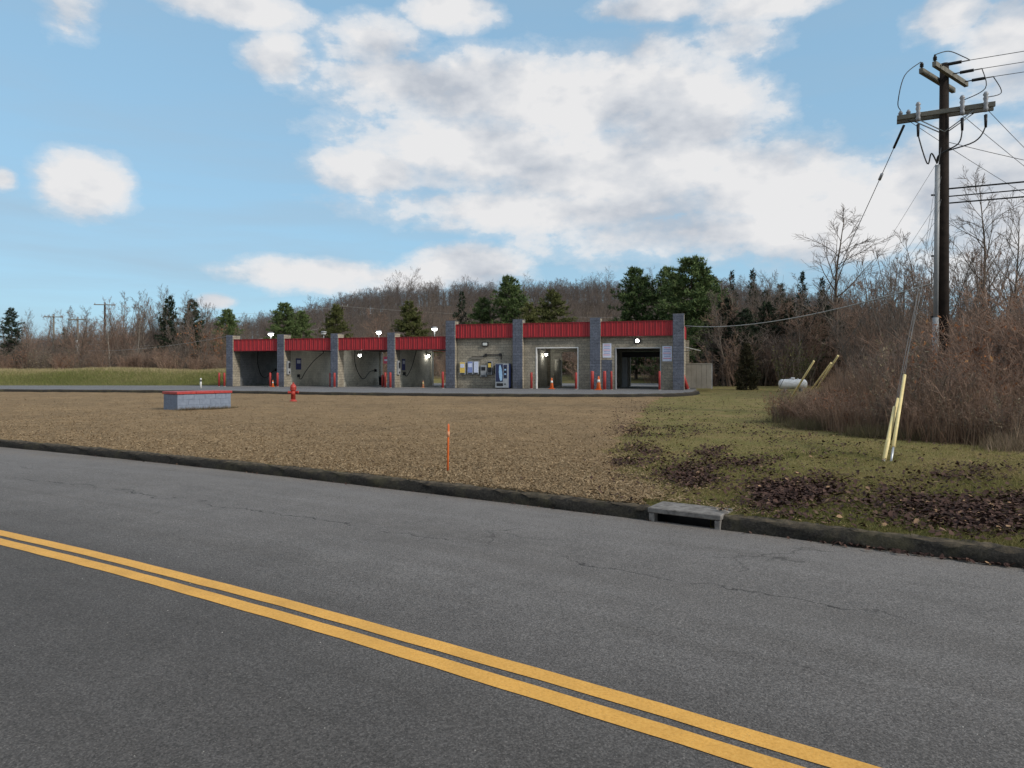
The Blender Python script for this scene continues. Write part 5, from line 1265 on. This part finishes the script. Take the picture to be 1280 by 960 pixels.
# tall weeds along the foot of the thicket
M['weed'] = leafmat('dry_weeds', [(0, (.075, .075, .03)), (.35, (.15, .12, .07)), (.7, (.26, .19, .14)), (1, (.38, .29, .22))], .85, .3)
k = NR.uniform(0, len(FRONT)-1.001, 4200); j = k.astype(int); f = k-j; FA = np.array(FRONT)
X = FA[j, 0]*(1-f)+FA[j+1, 0]*f+NR.normal(.15, .25, len(k)); Yw = FA[j, 1]*(1-f)+FA[j+1, 1]*f+NR.normal(.2, .35, len(k))
ok = field(X, Yw, 2.3, 1) > .42; X, Yw = X[ok], Yw[ok]
tag(obj('thicket_weeds', blades(X, Yw, 6, .08, .38, .005, np.clip(.1+.6*field(X, Yw, 1.1)*smooth(7.5, 10.5, X)+.15, 0, 1), .35, .06), M['weed']), 'dry tan and green weeds along the foot of the brush', kind='stuff')

def fallen():
    bands = [(774,580,24,6,260),(804,566,32,13,620),(866,594,44,21,1300),(795,539,30,8,330),(892,566,24,9,330),(940,582,40,12,520),(968,616,38,26,1000),(825,513,42,9,300),(850,540,34,10,330),
             (1010,620,62,26,1700),(1120,628,70,24,1700),(1225,648,70,26,2300),(1210,594,58,10,620),(1270,625,30,10,200),(1050,560,70,14,160),(990,545,70,16,240)]
    px_, py_ = [], []
    for cx, cy, rx_, ry, n in bands:
        n = int(n*1.6)
        px_.append(NR.normal(cx, rx_*.52, n)+0*cx); py_.append(NR.normal(cy, ry*.52, n))
    px_.append(NR.uniform(760, 1300, 3400)); py_.append(NR.uniform(495, 690, 3400))
    px_.append(NR.uniform(765, 985, 2600)); py_.append(NR.uniform(487, 545, 2600))
    px_.append(NR.uniform(730, 830, 160)); py_.append(NR.uniform(505, 640, 160))
    px_.append(NR.uniform(300, 760, 90)); py_.append(NR.uniform(500, 610, 90))
    px_, py_ = np.concatenate(px_), np.concatenate(py_); Y = F*(EYE-.1)/(py_-HOR); X = (px_-640)/F*Y
    # more of the same patches beyond the frame
    X2 = NR.uniform(6, 10, 1600); Y2 = KERB(X2)+.5+np.abs(NR.normal(0, 1.2, 1600)); X = np.concatenate([X, X2]); Y = np.concatenate([Y, Y2])
    ok = (Y > KERB(X)+.16) & ((Y < front_y(X)+1.5) | (X < left_x(Y)+.5)) & (NR.random(len(X)) < .35+.65*smooth(.34, .50, field(X, Y, 2.6, 1.5))); X, Y = X[ok], Y[ok]
    Z = ground_z(X, Y)+.022+.035*NR.random(len(X))
    # gutter
    X3 = NR.uniform(2.9, 7.5, 330); Y3 = KERB(X3)-np.abs(NR.normal(0, .05, 330))-.01; Z3 = road_z(X3, Y3)+.012
    X4 = NR.uniform(-8, 2.9, 120); Y4 = KERB(X4)-np.abs(NR.normal(0, .03, 120))-.012; Z4 = road_z(X4, Y4)+.008
    X = np.concatenate([X, X3, X4]); Y = np.concatenate([Y, Y3, Y4]); Z = np.concatenate([Z, Z3, Z4]); k = len(X)
    s = NR.uniform(.012, .034, k); s[-120:] *= .6; a = NR.uniform(0, 6.283, k); u = np.stack([np.cos(a), np.sin(a), NR.normal(0, .35, k)], -1); w = np.stack([-np.sin(a), np.cos(a), NR.normal(0, .35, k)], -1)
    C = np.stack([X, Y, Z+s*.25], -1); c = NR.uniform(-.2, .5, k)[:, None]*s[:, None]; up = np.array([[0, 0, 1.]])
    # lobed, curled leaf: six points round a raised or sunk midrib
    P = [C-u*s[:, None], C-u*.35*s[:, None]-w*.62*s[:, None]+up*c, C+u*.45*s[:, None]-w*.55*s[:, None]+up*c*.8, C+u*1.1*s[:, None], C+u*.4*s[:, None]+w*.6*s[:, None]+up*c*.9, C-u*.4*s[:, None]+w*.55*s[:, None]+up*c]
    V = np.stack(P, 1).reshape(-1, 3); b = (np.arange(k)*6)[:, None]
    Fq = np.concatenate([b+np.array([[0, 1, 2, 3]]), b+np.array([[0, 3, 4, 5]])], 0)
    return mesh_np('fallen_leaves', V, Fq, np.repeat(np.clip(NR.normal(.48, .24, k), 0, 1), 6))
tag(obj('fallen_leaves', fallen(), M['litter']), 'dark purple brown fallen leaves drifted across the lawn', kind='stuff')
# grit and pebbles on the road
def grit(n):
    X = NR.uniform(-9, 7, n); Y = CENT(X)+NR.uniform(-2.5, 5.2, n); ok = (Y < KERB(X)-.01) & (Y > .6); X, Y = X[ok], Y[ok]; k = len(X); s = NR.uniform(.002, .006, k)
    Vb = np.array([(1,0,0),(-.5,.8,0),(-.5,-.8,0),(0,0,.9)]); V = np.stack([X, Y, road_z(X, Y)], -1)[:, None]+Vb[None]*s[:, None, None]
    b = (np.arange(k)*4)[:, None]; Fq = np.concatenate([b+np.array([[0, 1, 3]]), b+np.array([[1, 2, 3]]), b+np.array([[2, 0, 3]])], 0)
    return mesh_np('grit', V.reshape(-1, 3), Fq, np.repeat(NR.uniform(.3, 1, k), 4))
M['grit'] = leafmat('road_grit', [(0, (.08, .075, .07)), (1, (.42, .40, .37))])
tag(obj('road_grit', grit(700), M['grit']), 'loose pale grit scattered over the asphalt', kind='stuff')

wx = -12.07+.6*NR.uniform(-.05, 2.3, 500)+NR.normal(0, .05, 500)+.05; wy = 25.4+.8*(wx+12.07)/.6-np.abs(NR.normal(0, .12, 500))-.02
tag(obj('planter_weeds', blades(wx, wy, 5, .04, .20, .006, NR.uniform(.1, .6, 500), .7, .04), M['weed']), 'low dark weeds along the foot of the block sign base', kind='stuff')

M['stalk'] = leafmat('dead_stalks', [(0, (.085, .050, .036)), (.4, (.17, .105, .070)), (.75, (.27, .185, .125)), (1, (.40, .31, .22))], .9, .2)
n_ = 9000; sx_ = NR.uniform(7.3, 19, n_*3); sy_ = NR.uniform(10, 30, n_*3)
dep = np.minimum((sx_-left_x(sy_))*.9, sy_-front_y(sx_)); ok = (dep > .15) & (dep < 5) & (sx_ < sy_*.80) & (NR.random(n_*3) < np.exp(-dep*.35)); sx_, sy_, dep = sx_[ok][:n_], sy_[ok][:n_], dep[ok][:n_]
sv = .25+.35*field(sx_, sy_, .8)+.2*field(sx_, sy_, 2.7, 3)+.3*smooth(8.8, 9.6, sx_)*(dep < .8)
lo_ = dep < 1.2
tag(obj('dead_stalks', blades(sx_[lo_], sy_[lo_], 5, .35, .85, .007, sv[lo_], .22, .07), M['stalk']), 'rust and tan dead stalks standing along the edge of the brush', kind='stuff')
tag(obj('tall_dead_stalks', blades(sx_[~lo_], sy_[~lo_], 5, .7, 1.6, .008, sv[~lo_], .22, .09), M['stalk']), 'taller dead stalks standing inside the brush', kind='stuff')
